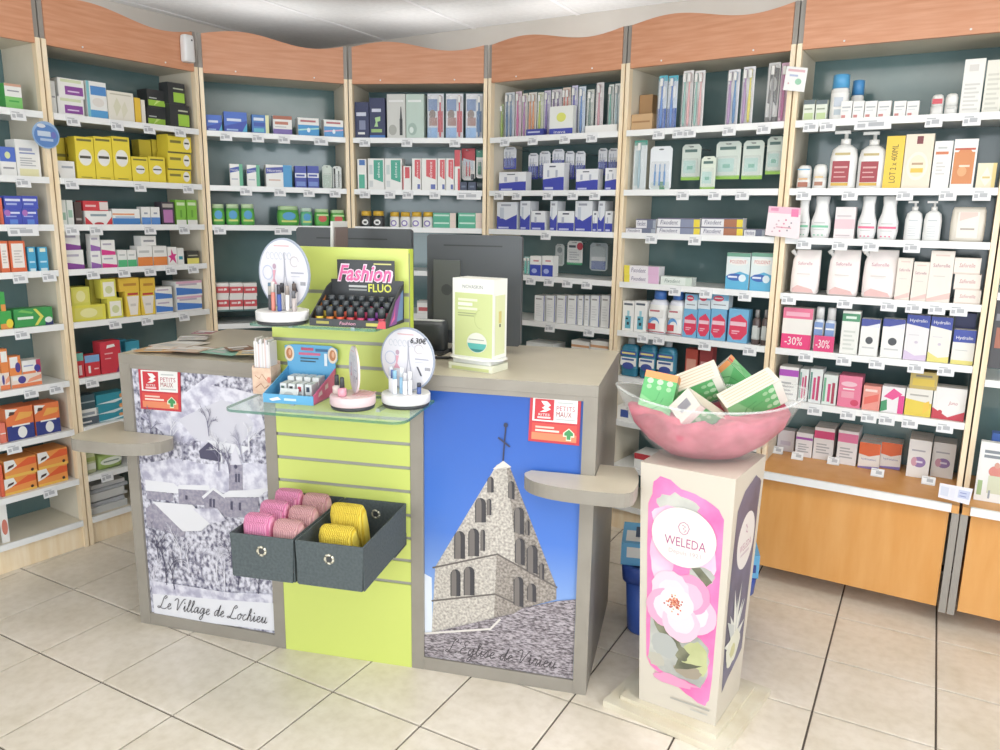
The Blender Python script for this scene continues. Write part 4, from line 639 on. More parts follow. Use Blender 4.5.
put(B, 0, 'roll', 930.5, 943.5, 94, 'white deodorant stick with red band', W_, [('r',.1,.55,.9,.78,'#d84a58')]); put(B, 0, 'roll', 944.5, 958, 93, 'plain white deodorant stick', W_, [('r',.2,.3,.8,.34,GY)]); put(B, 0, 'box', 962, 983, 59, 'tall white cosmetic box', '#f0efe9', [('r',.25,.78,.7,.9,'#dcd8d2')]+lines(.08,.6,7,'#d8d6d0',.12,.85), dep=.05); put(B, 0, 'box', 984.5, 1003, 60, 'tall cream cosmetic box', '#ebe9dd', lines(.08,.8,8,'#d8d6ca',.12,.85), dep=.05)
put(B, 1, 'roll', 796, 810.5, 165, 'white deodorant with blue stripe', W_, [('r',.05,.8,.95,.84,'#6fb4dc'),('r',.15,.1,.85,.3,'#b06a50'),('r',.2,.4,.8,.46,'#e8b478')]); put(B, 1, 'roll', 812, 826, 164, 'white deodorant with brown print', W_, [('r',.2,.15,.8,.3,'#b07a60'),('r',.2,.45,.8,.52,'#e8c890')])
put_row(B, 1, 'pump', [(829, 857, 130), (857.5, 886, 131)], 130, 'white pump bottle with dark red label', '#f2f1ee', [('r',.14,.12,.76,.48,'#a83440'),('r',.14,.06,.76,.11,'#e0b43c'),('r',.2,.58,.75,.62,'#c8b478'),('r',.22,.36,.7,.39,'#dcaaa8'),('r',.22,.28,.6,.3,'#dcaaa8'),('r',.22,.2,.66,.22,'#dcaaa8')], dep=.07)
put(B, 1, 'box', 884.5, 903, 136, 'yellow twin pack box with rotated lettering', '#f4cf2a', [('t','LOT 2 x 400ML',.5,.48,.34,.72,'#5c4a20',0,90)], dep=.07, sidec='#efe4cc'); put(B, 1, 'box', 903.5, 932, 134, 'beige twin pack box with bottle picture', '#eee2cc', [('r',.4,.82,.62,.96,'#7c2c34'),('e',.5,.42,.38,.26,'#f4ecdc'),('e',.5,.42,.3,.2,'#f0e4c8'),('r',.28,.3,.72,.38,'#ecc63c'),('r',.3,.44,.7,.48,'#c0a07c')], dep=.07); put(B, 1, 'box', 932.5, 951, 141, 'white box with orange band', W_, [('r',.1,.72,.8,.78,'#d87c50'),('r',.2,.84,.7,.88,GY)]+lines(.3,.6,4,'#d8d4d0',.2,.7), dep=.05); put(B, 1, 'box', 952, 976, 139, 'white box with large orange panel', W_, [('r',.05,.1,.92,.74,'#dc8a4c'),('p',[(.2,.74),(.8,.74),(.7,.8),(.3,.8)],'#dc8a4c'),('r',.05,.78,.92,.82,'#c8583c'),('e',.45,.35,.2,.1,'#e6a870'),('r',.3,.44,.75,.48,'#f4dcc4')], dep=.05); put(B, 1, 'box', 976.5, 996, 163, 'small cream soap box', '#f0e6c8', [('p',[(.2,.4),(.5,.85),(.8,.4),(.5,.1)],'#f6efdc'),('r',.3,.4,.7,.48,'#e0c87c'),('r',.8,0,1,1,'#f0da8c')], dep=.05)
SB = lambda c: [('r',.08,.26,.92,.31,c),('r',.2,.36,.75,.385,GY),('r',.2,.2,.75,.215,GY),('e',.25,.08,.05,.015,c),('e',.45,.08,.05,.015,c),('e',.65,.08,.05,.015,c)]
put_row(B, 2, 'shaped', [(796, 810), (810.5, 831)], 196, 'curvy white bottle with green stripe', '#efefee', SB('#7fd0a8'), dep=.05); put(B, 2, 'box', 834.5, 855, 207, 'pale pink box between curvy bottles', '#eee6e6', [('r',0,.32,1,.62,'#eac8d0'),('r',.1,.7,.8,.74,'#d0c4c8'),('r',.1,.1,.8,.13,'#c8b8bc')], dep=.05); put_row(B, 2, 'shaped', [(857.5, 877), (877.5, 899)], 196, 'curvy white bottle with pink stripe', '#efefee', SB('#ee6f94'), dep=.05); put_row(B, 2, 'pump', [(904.5, 922.5), (923.5, 942)], 201, 'plain white pump bottle', '#efefed', [('r',.25,.5,.75,.53,'#c8ccd0')]+[('r',.25,.12+.06*k,.7,.14+.06*k,'#d8dadc') for k in range(5)], dep=.05); put(B, 2, 'pack', 950, 986, 207, 'pale wet wipes pack', '#ece4d6', [('r',.2,.12,.8,.86,'#f2ece2'),('p',[(.25,.6),(.75,.75),(.75,.85),(.25,.85)],'#f0cfc4'),('r',.3,.35,.7,.4,'#b4a89c')], dep=.06)
put_row(B, 3, 'pouch', [(790, 819), (827, 859), (862, 897)], 250, 'white and pink refill pouch', '#f0e6e4', [('p',[(.12,.04),(.88,.04),(.8,.12),(.3,.2),(.12,.12)],'#e8bcb8'),('t','Saforelle',.5,.7,.5,.07,'#c07a94'),('r',.25,.45,.7,.47,'#dcd4d0')], dep=.07)
SF = [('p',[(0,0),(1,.08),(1,.2),(0,.06)],'#ecc8c0'),('t','Saforelle',.5,.72,.72,.07,'#b87a8c'),('r',.2,.5,.7,.52,'#dcd4cc'),('r',.2,.9,.8,.93,'#e8cfc4')]
put_row(B, 3, 'box', [(896, 911.5, 258), (912, 928, 262)], 258, 'slim cream and pink care box', '#f0e6da', SF, dep=.05); put(B, 3, 'box', 928.5, 952.5, 251, 'tall cream and pink care box', '#f3e9de', SF, dep=.06)
for yt, yb in ((290, None), (274.5, 289.5), (258, 274)): put(B, 3, 'box', 954, 981, yt, 'cream soap box in three-high stack', '#f2e8de', [('t','Saforelle',.5,.55,.6,.26,'#c88a90',.2),('r',0,0,1,.1,'#e4d4c8')], y1=yb, dep=.07)
put(B, 4, 'box', 782, 812, 308, 'pink topped box marked with discount', '#f0ece6', [('r',0,0,1,.36,'#ee2f7c'),('r',0,.74,1,1,'#ee6f94'),('t','-30%',.42,.19,.6,.2,W_),('r',.1,.8,.9,.9,'#f4b0c4')], dep=.06); put(B, 4, 'capbottle', 813.5, 823.5, 307, 'white capped bottle in discount pack', '#d8e2ee', [('r',.05,.36,.95,.66,'#7c9ad0'),('r',.1,.5,.9,.54,W_)], cap='#e4e4e4', cw=.8, ch=.28, shd=.04, l0=.05, l1=.66); put(B, 4, 'capbottle', 824.5, 835, 308, 'white capped bottle in discount pack', '#d8e2ee', [('r',.05,.36,.95,.66,'#7c9ad0'),('r',.1,.5,.9,.54,W_)], cap='#e4e4e4', cw=.8, ch=.28, shd=.04, l0=.05, l1=.66); put(B, 4, 'box', 813.5, 834, 336, 'pink discount sleeve around two bottles', '#e8347c', [('t','-30%',.45,.5,.7,.5,W_)], d=.004, dep=.004, name='discount_sleeve', cat='sleeve')
put(B, 4, 'box', 841, 859, 311, 'slim white box with green top', '#f0f0ea', [('r',0,.76,1,.94,'#4f9a70'),('r',.2,.82,.8,.88,'#dcece0')]+lines(.1,.6,5,'#d8dcd4',.15,.8), dep=.05); put_row(B, 4, 'box', [(860, 879, 319), (881.5, 904, 319)], 319, 'white tube box with navy top', W_, [('r',0,.8,1,1,'#3c4aa0'),('p',[(.3,.8),(1,.9),(1,.76)],'#e8eaf4'),('e',.5,.42,.2,.1,'#4a4e54'),('r',.15,.2,.8,.24,'#d0d0d0')], dep=.05)
HY = lambda c: [('p',[(0,.8),(1,.72),(1,1),(0,1)],'#3348a8'),('t','Hydralin',.5,.87,.75,.09,W_),('p',[(0,0),(1,0),(1,.14),(.5,.1),(0,.22)],c),('e',.5,.4,.08,.03,'#d4c8d8'),('r',.15,.55,.6,.57,'#dcd8dc')]
put(B, 4, 'box', 905, 928.5, 315, 'white and navy hygiene box, lilac base', '#eeeaec', HY('#dcc8e4'), dep=.06); put(B, 4, 'box', 929, 951, 317, 'white and navy hygiene box, yellow base', '#efece4', HY('#ece07c'), dep=.06); put(B, 4, 'box', 952, 975, 330, 'shorter navy topped hygiene box', '#efece4', [('r',0,.64,1,1,'#3348a8'),('t','Hydralin',.5,.76,.75,.12,W_),('r',0,0,1,.12,'#ece07c'),('r',.15,.4,.7,.42,GY)], dep=.05); put(B, 4, 'box', 953, 974, 313, 'navy box lid behind hygiene box', '#3a4278', [('r',.2,.6,.8,.64,'#7a84b4')], d=.1, dep=.05)
put(B, 5, 'box', 778.5, 798, 367, 'white box with purple top band', W_, [('r',0,.72,1,.92,'#b44ac0')]+lines(.15,.6,4), dep=.08); put_row(B, 5, 'box', [(799, 808), (809, 822)], 369, 'white tampon box with pink figures', '#e6ebea', [('r',.3,.1,.5,.75,'#d8407c'),('r',.6,.08,.8,.8,'#c43a6c'),('r',.05,.1,.2,.9,'#6a9a90')], dep=.08); put(B, 5, 'box', 822.5, 837, 375, 'tampon box with red figures', '#e4ebe6', [('r',.35,.1,.55,.7,'#d8407c'),('r',.65,.05,.85,.75,'#b03a54'),('r',.05,.1,.2,.9,'#6ab08a')], dep=.08)
put(B, 5, 'box', 838, 861.5, 376, 'pink box with oval logo', '#ee7a9c', [('e',.45,.74,.35,.08,'#f4c4d0'),('r',.15,.3,.7,.5,'#f0a0b4'),('e',.75,.16,.18,.1,'#d83c64'),('r',.2,.56,.7,.6,W_)], dep=.09); put(B, 5, 'box', 862.5, 880.5, 386, 'coral box with pink blur', '#f09a8c', [('p',[(.1,.2),(.9,.4),(.9,.7),(.1,.5)],'#ee6a5c'),('r',.1,.76,.8,.86,'#f8d8d0')], dep=.06); put(B, 5, 'box', 881, 904.5, 387, 'white box with pink leaf and green', '#f2eef0', [('p',[(.1,.6),(.5,.95),(.9,.75),(.5,.5)],'#ee4a94'),('p',[(0,0),(.3,.1),(.25,.5),(0,.4)],'#3f9a68'),('r',.75,0,1,.7,'#e83a90')], dep=.06)
put(B, 5, 'box', 905, 932, 389, 'yellow and white box with shell', '#ece8e0', [('p',[(0,0),(1,0),(1,.5),(0,.62)],'#ecd03c'),('r',.15,.74,.85,.8,'#b8b4ac'),('p',[(.7,.1),(.95,.3),(.9,.6),(.7,.5)],'#f4c83c')], dep=.07); put(B, 5, 'box', 910, 938, 372, 'mustard box lying on yellow box', '#c8b05c', [('r',.1,.2,.9,.6,'#e0c23c'),('r',.2,.7,.8,.82,'#8a8068')], y1=388, dep=.06); put(B, 5, 'box', 932.5, 966, 388, 'white box with red swoosh base', '#f0eeec', [('p',[(0,0),(1,0),(1,.3),(.5,.08),(0,.35)],'#cc3448'),('e',.5,.45,.35,.3,W_),('t','Juno',.62,.52,.28,.14,'#c86a78',.2),('e',.25,.22,.07,.07,'#cc3448')], dep=.08)
K = 6
put(B, K, 'box', 772, 794.5, 430, 'pale lilac box behind the bowl rim', '#e6e0e6', [('r',.2,.3,.8,.5,'#d0c4d4')], yb=451, dep=.06); put(B, K, 'box', 795.5, 812.5, 433, 'white box with purple stripe', '#f0ecee', [('r',0,.72,1,.82,'#a84ab4')]+lines(.2,.6,4), yb=457, dep=.06, rows=2); put(B, K, 'box', 813.5, 834, 428, 'white box with magenta top', '#f0ecec', [('r',0,.66,1,.9,'#e0407c')]+lines(.2,.55,4), yb=460, dep=.05, rows=3); put(B, K, 'box', 837, 857.5, 431, 'white box with pink top', '#f0ecec', [('r',0,.66,1,.92,'#ee7aa8')]+lines(.2,.55,4), yb=465, dep=.05, rows=3)
put_row(B, K, 'box', [(858.5, 880), (880.5, 901.5)], 443, 'orange topped white box', '#f2ece6', [('p',[(0,.55),(.5,.48),(1,.6),(1,1),(0,1)],'#ee6a2c'),('t','hydratation',.5,.36,.7,.1,'#7a78b0'),('p',[(0,0),(1,0),(1,.12),(0,.06)],'#8a78c0')], yb=469, dep=.05, rows=3); put_row(B, K, 'box', [(907.5, 930.5, 440), (931.5, 955, 443)], 440, 'white box with lilac oval', '#f2efec', [('e',.52,.42,.3,.14,'#9a7cb8'),('e',.3,.42,.14,.12,'#d8a0b4'),('r',.15,.7,.75,.74,'#b8b4bc'),('r',.38,.4,.68,.45,'#e8e0f0')], yb=478, dep=.035, rows=4)
for n, (px, py) in enumerate(((777, 453), (797, 459), (833, 464), (877, 476), (928, 484))):
    p = gnd(px, py, CABZ+.001); o = link('price_tag', None, None, p, BAY[6].ang); b = MB(); b.prism([(-.024, -.012), (.024, -.012), (.024, .012), (-.024, .012)], 0, .003, MAT['tagm']); b.obj('foot', o)
    b = MB(); b.box(-.024, .024, 0, .003, 0, .03, MAT['tagm']); pr = Print(b, lambda u, v, l: (u, -l, v)); pr.rect(-.006, .006, .016, .02, MAT['tagink']); pr.rect(-.02, .022, .004, .025, MAT['tagink']); e = b.obj('face', o); e.location = (0, -.004, .003); e.rotation_euler = (math.radians(-35), 0, 0)
    tag(o, 'small white price holder on the honey wood cabinet, %s from the left' % ORD[n], 'price tag', 'price holders on the cabinet top')
# ---- rightmost bay
B = 7
put(B, 1, 'box', 992, 1010, 300, 'dark patterned box at picture edge', '#4a4a50', [('r',.2,.3,.8,.6,'#b06a54'),('r',.1,.7,.9,.8,'#8a8a94')], y1=369); put(B, 0, 'box', 994, 1010, 205, 'cream box at picture edge', '#efe8da', [('r',0,.4,1,.5,'#e0cfa0')], y1=285)
put(B, 3, 'box', 977, 1012, 443, 'white book with drawn figures', '#f1f2f0', [('r',.14,.82,.95,.87,'#8a929a'),('r',.14,.74,.95,.79,'#8a929a'),('e',.55,.52,.22,.1,'#e08a80'),('e',.56,.63,.08,.05,'#dca08c'),('p',[(.35,.15),(.8,.15),(.8,.45),(.35,.45)],'#d8dcc0'),('r',.06,.1,.2,.35,'#a8c48c'),('r',.4,.06,.46,.2,'#9aa4b0')], yb=503, dep=.03, name='book', cat='book'); put(B, 3, 'box', 988, 1012, 434, 'blue box behind the white book', '#3f6cc0', [('r',.2,.4,.8,.6,'#a8c0e8')], yb=494, dep=.05)
finish_labels()
# ================================================================ COUNTER ROW
A_FL, A_M1, A_M2, A_FR = gnd(141, 622.5), gnd(286, 648.7), gnd(412, 667.5), gnd(585.6, 695.6)
PL_, PC, PR_ = Plane(A_FL, A_M1), Plane(A_M1, A_M2), Plane(A_M2, A_FR)
CH, CD = 1.02, .64
def quadp(pl, off, pts): return [pl.hit(x, y, off) for x, y in pts]
def counter(pl, label, side):
    u = thing('sales_counter', label, 'counter', pl.pt(0), pl.ang); W = pl.w; st, rt, rb = .043, .05, .045
    b = MB(); b.box(0, W, 0, CD, CH-.035, CH, MAT['counter'], top=MAT['ctop']); b.obj('counter_top', u)
    for x in (0, W-.025): b = MB(); b.box(x, x+.025, .022, CD, 0, CH-.0355, MAT['counter']); b.obj('side_panel', u)
    for x in (0, W-st): b = MB(); b.box(x, x+st, 0, .0215, 0, CH-.0355, MAT['counter']); b.obj('stile', u)
    for z0, z1 in ((0, rb), (CH-.035-.015, CH-.0355)): b = MB(); b.box(st+.0003, W-st-.0003, .001, .0215, z0, z1, MAT['counter']); b.obj('rail', u)
    b = MB(); b.box(.026, W-.026, .03, CD-.02, .01, CH-.04, MAT['counter']); b.obj('inner_body', u)
    # rounded bag shelf, notched round the front outer corner
    z = .742; th = .042
    if side < 0: outer = [(.205, .004), (.222, .03), (.20, .10), (.10, .14), (-.02, .142), (-.11, .14), (-.128, .08), (-.125, -.02), (-.11, -.10)]; notch = [(-.002, -.10), (-.002, .001)]
    else: outer = [(W-.195, .004), (W-.215, .04), (W-.18, .10), (W-.10, .132), (W+.02, .14), (W+.12, .135), (W+.132, .05), (W+.13, -.04), (W+.11, -.112)]; notch = [(W+.002, -.115), (W+.002, .001)]
    for _ in range(2): outer = [outer[0]]+[q for k in range(len(outer)-1) for q in ((outer[k][0]*.75+outer[k+1][0]*.25, outer[k][1]*.75+outer[k+1][1]*.25), (outer[k][0]*.25+outer[k+1][0]*.75, outer[k][1]*.25+outer[k+1][1]*.75))]+[outer[-1]]
    pts = [(a, -o) for a, o in outer+notch]
    area2 = sum(pts[k][0]*pts[(k+1) % len(pts)][1]-pts[(k+1) % len(pts)][0]*pts[k][1] for k in range(len(pts)))
    if area2 < 0: pts = pts[::-1]
    b = MB(); b.prism(pts, z-th, z, MAT['counter'], MAT['ctop']); b.obj('bag_shelf', u)
    return u
cl = counter(PL_, 'taupe sales counter with snowy village photograph panel, left of lime panel', -1)
cr_ = counter(PR_, 'taupe sales counter with blue sky church tower photograph panel', 1)
PY = .010
def poster(u, pl, base):
    b = MB(); W = pl.w; b.box(.0435, W-.0435, PY, PY+.006, .0455, CH-.0505, base); return b, Print(b, lambda a, v, l: (a, PY-l, v))
def pp(pl, X, Y, ox, oy, sc): return pl.hit(ox+X/sc, oy+Y/sc, -PY)
# --- snowy village photograph
snow = noise_mat('snow_photo_print', '#aaa8bc', '#dddce6', 30, rough=.35, detail=10, lo=.36, hi=.6); forest = noise_mat('frosted_trees_print', '#605e74', '#d8d7e2', 75, (1, 1, .8), .35, 12, .36, .60)
wallp = noise_mat('old_wall_print', '#8a8698', '#a5a1ae', 90, rough=.4, detail=6); snowp = M('#ececf2', .35); dkp = M('#4c4a66', .4)
b, pr = poster(cl, PL_, forest)
def V(*pts): return [pp(PL_, x, y, 130, 420, 3.406) for x, y in pts]
zt = CH-.052; wL = PL_.w
pr.poly([(.06, .80), (.20, .86), (.36, .97-.0), (.52, .95), (.56, .80), (.40, .70), (.2, .72)], snow)
pr.poly([(.22, .80), (.30, .84), (.40, .885), (.47, .86), (.52, .81), (.47, .74), (.38, .72), (.28, .735)], M('#d6d5e0', .35)); pr.poly([(.36, .93), (.44, .965), (.55, .966), (.55, .91), (.46, .925)], forest)
pr.poly(V((30, 150), (160, 130), (250, 150), (340, 150), (470, 140), (478, 240), (420, 260), (50, 215)), snow)
pr.poly(V((205, 70), (240, 70), (245, 128), (215, 125)), forest); pr.poly(V((375, 110), (478, 110), (478, 150), (380, 145)), forest)
pr.poly(V((235, 105), (268, 75), (312, 110), (308, 142), (240, 130)), dkp); pr.poly(V((262, 68), (300, 72), (408, 92), (380, 118), (310, 108)), snowp)
pr.poly(V((52, 203), (150, 215), (170, 232), (165, 250), (55, 240)), snowp); pr.poly(V((58, 240), (145, 250), (148, 275), (60, 268)), wallp)
pr.poly(V((165, 232), (262, 238), (262, 290), (168, 285)), wallp); pr.poly(V((168, 220), (270, 222), (275, 240), (160, 234)), snowp)
pr.poly(V((338, 150), (384, 150), (386, 245), (338, 240)), wallp); pr.poly(V((342, 152), (352, 110), (360, 88), (368, 112), (382, 152)), M('#dfdde8')); pr.poly(V((340, 240), (300, 262), (440, 262), (478, 230), (400, 238)), snowp)
pr.poly(V((318, 262), (440, 264), (436, 335), (322, 328)), wallp); pr.poly(V((252, 262), (285, 236), (322, 262), (322, 322), (256, 305)), wallp); pr.poly(V((246, 260), (285, 228), (328, 258), (324, 266), (285, 238), (252, 268)), snowp)
for w_ in ([(272, 268), (280, 266), (280, 296), (272, 294)], [(284, 268), (291, 268), (291, 298), (284, 296)], [(344, 276), (352, 276), (352, 306), (344, 304)], [(372, 280), (380, 280), (380, 308), (372, 306)], [(360, 182), (366, 182), (366, 212), (360, 210)], [(370, 182), (376, 182), (376, 212), (370, 210)], [(190, 255), (198, 256), (198, 270), (190, 270)]): pr.poly(V(*w_), dkp)
pr.ell(*pp(PL_, 362, 158, 130, 420, 3.406), .006, .008, dkp, 10)
pr.poly(V((56, 300), (85, 282), (135, 322), (190, 372), (188, 400), (60, 360)), wallp); pr.poly(V((78, 276), (215, 288), (275, 350), (245, 376), (182, 378)), snowp); pr.poly(V((215, 300), (300, 300), (330, 340), (275, 352)), snow)
pr.poly(V((75, 545), (330, 585), (488, 590), (488, 640), (80, 600)), snow); pr.poly(V((80, 590), (330, 612), (492, 622), (495, 716), (86, 668)), snowp)
rnd = random.Random(3)
def tree(x, z, h, mt):
    def br(x, z, a, L, w, n):
        x2, z2 = x+math.cos(a)*L, z+math.sin(a)*L
        if .05 < x2 < wL-.05 and .05 < z2 < zt-.005:
            pr.line([(x, z), (x2, z2)], w, mt)
            if n:
                for k in range(3): br(x+(x2-x)*(.5+.25*k), z+(z2-z)*(.5+.25*k), a+rnd.uniform(-.9, .9), L*rnd.uniform(.5, .75), w*.6, n-1)
    br(x, z, math.pi/2+rnd.uniform(-.12, .12), h, .004, 3)
for X, Y, h in ((128, 560, .09), (205, 520, .07), (325, 600, .10), (300, 545, .07), (372, 560, .06), (100, 470, .07), (180, 500, .08), (440, 590, .07), (250, 540, .06), (155, 575, .07), (350, 500, .07), (60, 560, .06)):
    x, z = pp(PL_, X, Y, 130, 420, 3.406); tree(max(x, .07), z, h, [dkp, M('#8a88a0'), M('#e6e4f0')][rnd.randrange(3)])
for k in range(10): tree(rnd.uniform(.07, wL-.07), rnd.uniform(.60, .84), .055, [M('#77748e'), snowp, M('#a4a2b8')][k % 3])
cursive(pr, 'Le Village de Lochieu', pp(PL_, 102, 636, 130, 420, 3.406), pp(PL_, 470, 690, 130, 420, 3.406), .0026, '#34323c')
b.obj('photograph_panel', cl)
# --- church tower photograph
def sky_print():
    mt = bpy.data.materials.new('blue_sky_photo_print'); mt.use_nodes = True; nt = mt.node_tree; bs = nt.nodes['Principled BSDF']; bs.inputs['Roughness'].default_value = .3
    tc = nt.nodes.new('ShaderNodeTexCoord'); sx = nt.nodes.new('ShaderNodeSeparateXYZ'); rp = nt.nodes.new('ShaderNodeValToRGB'); nt.links.new(tc.outputs['Object'], sx.inputs[0]); nt.links.new(sx.outputs[2], rp.inputs[0]); nt.links.new(rp.outputs[0], bs.inputs['Base Color'])
    e = rp.color_ramp.elements; e[0].position = .15; e[0].color = lin('#9cbae0'); e[1].position = .95; e[1].color = lin('#2b59b0'); q = e.new(.5); q.color = lin('#4c79cc'); return mt
stone = noise_mat('pale_stone_print', '#99928c', '#d2ccc2', 120, rough=.4, detail=8); stone2 = noise_mat('shaded_stone_print', '#726a64', '#aca49c', 120, rough=.4, detail=8); slate = noise_mat('slate_roof_print', '#4e474c', '#b4acb2', 85, (1, 1, 3.0), .4, 10, .36, .64); edge = M('#6a625e'); arc = M('#3c3a40')
b, pr = poster(cr_, PR_, sky_print())
def T_(*pts): return [pp(PR_, x, y, 400, 360, 2.206) for x, y in pts]
pr.poly(T_((52, 470), (70, 480), (72, 600), (55, 602)), M('#e4ecf8'))
pr.poly(T_((213, 232), (228, 224), (215, 428), (78, 456)), stone); pr.poly(T_((228, 224), (241, 232), (345, 500), (215, 428)), stone2); pr.poly(T_((205, 240), (228, 222), (246, 236), (228, 240)), M('#e4ded6'))
pr.poly(T_((213, 240), (235, 236), (262, 470), (205, 428)), stone)
pr.poly(T_((78, 456), (214, 428), (208, 592), (70, 602)), stone); pr.poly(T_((214, 428), (345, 502), (345, 528), (270, 548), (206, 594)), stone2)
for l_ in ([(72, 458), (215, 428), (347, 502)], [(70, 531), (210, 516), (262, 540)]): pr.line(T_(*l_), .006, edge); 
def arch(X, Y0, Y1, w, sk=0.0):
    P = [(X-w/2, Y1), (X+w/2, Y1+sk*w)]+[(X+w/2*math.cos(t*math.pi/8), Y0+w*.5-w*.55*math.sin(t*math.pi/8)+sk*w*.5) for t in range(9)]; pr.poly(T_(*P), arc)
    pr.poly(T_(*[(X-w*.16+(x-X)*.5, y) for x, y in P]), M('#77706c'))
for a in ((200, 258, 292, 14), (178, 305, 358, 24), (197, 306, 342, 10), (132, 378, 438, 24), (163, 372, 432, 24), (183, 374, 420, 10), (123, 462, 520, 22), (153, 456, 518, 24)): arch(*a)
for a in ((246, 265, 303, 14, .3), (263, 322, 378, 22, .3), (282, 352, 384, 9, .3), (265, 390, 446, 22, .3), (292, 405, 464, 24, .3), (313, 446, 480, 11, .3), (262, 475, 538, 22, .3), (291, 490, 528, 20, .3)): arch(*a)
pr.poly(T_((52, 604), (200, 594), (270, 546), (345, 531), (388, 527)), slate); pr.poly(T_((52, 604), (200, 594), (270, 546), (345, 531), (388, 527))[::-1]+[(.0445, .047), (PR_.w-.0445, .047)], slate); pr.line(T_((55, 602), (200, 592), (222, 570)), .007, M('#e0dad4'))
pr.line(T_((228, 222), (231, 180), (234, 148)), .0045, M('#2c3050')); pr.line(T_((217, 170), (243, 191)), .006, M('#33385c')); pr.ell(*pp(PR_, 234, 143, 400, 360, 2.206), .007, .008, M('#2c3450'), 10)
cursive(pr, "L'Eglise de Virieu", PR_.hit(447, 651, -PY), PR_.hit(556, 668, -PY), .0028, '#302a30')
b.obj('photograph_panel', cr_)
def sticker(u, pl, quad):
    P = quadp(pl, -PY+.001, quad); b = MB()
    def f(a, v, l):
        x = (1-a)*(1-v)*P[0][0]+a*(1-v)*P[1][0]+a*v*P[2][0]+(1-a)*v*P[3][0]; z = (1-a)*(1-v)*P[0][1]+a*(1-v)*P[1][1]+a*v*P[2][1]+(1-a)*v*P[3][1]
        return (x, PY-.004-l, z)
    b.poly([f(0, 0, 0), f(1, 0, 0), f(1, 1, 0), f(0, 1, 0)], M('#cf2638')); b.poly([f(0, 0, -.0015), f(0, 1, -.0015), f(1, 1, -.0015), f(1, 0, -.0015)], M('#cf2638')); pr = Print(b, f)
    pr.rect(.06, .05, .94, .4, '#e2463c'); pr.rect(.06, .05, .94, .2, '#ee8a5c'); pr.rect(.06, .44, .94, .93, W_); pr.rect(.10, .47, .48, .90, '#d42434')
    pr.poly([(.22, .86), (.34, .86), (.42, .78), (.36, .74), (.42, .70), (.32, .64), (.2, .63), (.3, .69), (.24, .72), (.3, .76), (.26, .80)], W_); pr.text('RITES', .29, .58, .22, .05, W_); pr.rect(.16, .50, .42, .54, '#f4d0d0')
    pr.text('PETITS', .71, .73, .36, .10, '#c04a60'); pr.text('MAUX', .68, .61, .30, .11, '#a8303c'); pr.rect(.55, .83, .85, .86, GY); pr.rect(.53, .49, .9, .52, GY)
    pr.rect(.13, .30, .5, .34, '#f6c8b8'); pr.rect(.13, .23, .6, .27, '#fbe4d4')
    for w_, c in ((.0, '#eaf0d0'), (.025, '#3f9a58')): pr.poly([(.68+w_, .16+w_), (.74+w_*.5, .16+w_), (.74+w_*.5, .08+w_), (.84-w_*.5, .08+w_), (.84-w_*.5, .16+w_), (.90-w_, .16+w_), (.90-w_, .24), (.79, .34-w_), (.68+w_, .24)], c)
    tag(b.obj('red_sticker', u), 'red and white square sticker with green cross')
sticker(cl, PL_, [(141.5, 408.5), (181.6, 411.7), (180.5, 368.5), (138.6, 366.5)]); sticker(cr_, PR_, [(528.4, 440.5), (579.3, 445.5), (581.5, 396.5), (530.8, 393)])
# --- lime slat panel between the counters
u = thing('slat_wall_panel', 'lime green slat display panel with grey grooves between the counters', 'display panel', PC.pt(0), PC.ang); W = PC.w
ZS = [0, .307, .388, .467, .547, .628, .708, .788, .869, .948, 1.028, 1.107, 1.186, 1.265, 1.404]
b = MB(); b.box(.001, W-.001, .016, .045, 0, 1.403, M('#c6d83c', .4)); b.obj('backing_board', u)
b = MB(); b.box(.002, W-.002, .0045, .0158, .004, 1.39, MAT['groove']); b.obj('groove_lining', u)
for k in range(14):
    b = MB(); g0 = .0058; b.box(.001, W-.001, 0, .0043, ZS[k]+(g0 if k else 0), ZS[k+1]-(g0 if k < 13 else 0), MAT['lime']); b.obj('slat', u)
def lp(px, py, z): return PC.on(gnd(px, py, z))
def at(s_, off, z): return PC.pt(s_, off, z)
def glass_shelf(s0, s1, o0, o1, z, rr, label):
    pts = [(0, 0), (s1-s0, 0)]; w_ = s1-s0; d = o1-o0
    pts = [(0, 0)]+[(rr*(1-math.cos(t)), -d+rr*(1-math.sin(t))) for t in [k*math.pi/12 for k in range(7)]]
    pts = [(0, 0)]+[(rr-rr*math.cos(k*math.pi/12), -(d-rr)-rr*math.sin(k*math.pi/12)) for k in range(7)]+[(w_-rr+rr*math.sin(k*math.pi/12), -(d-rr)-rr*math.cos(k*math.pi/12)) for k in range(7)]+[(w_, 0)]
    u = thing('glass_shelf', label, 'shelf', at(s0, o0, z), PC.ang); b = MB(); n = len(pts)
    b.poly([(x, y, .008) for x, y in pts], MAT['glass']); b.poly([(x, y, 0) for x, y in pts[::-1]], MAT['glass'])
    for k in range(n): p, q = pts[k], pts[(k+1) % n]; b.poly([(p[0], p[1], 0), (q[0], q[1], 0), (q[0], q[1], .008), (p[0], p[1], .008)], MAT['gedge'])
    b.obj('glass_plate', u)
    for x in (w_*.25, w_*.75): b = MB(); b.box(x-.006, x+.006, -.12, o0-.0005, -.012, -.0005, M('#c4c8c8', .3, .8)); b.obj('bracket', u)
ZG1, ZG2 = .932, 1.176
glass_shelf(-.015, .55, .002, .285, ZG1, .04, 'wide lower glass shelf holding nail displays on the lime panel'); glass_shelf(.03, .435, .002, .195, ZG2, .02, 'narrow upper glass shelf holding black lipstick display')
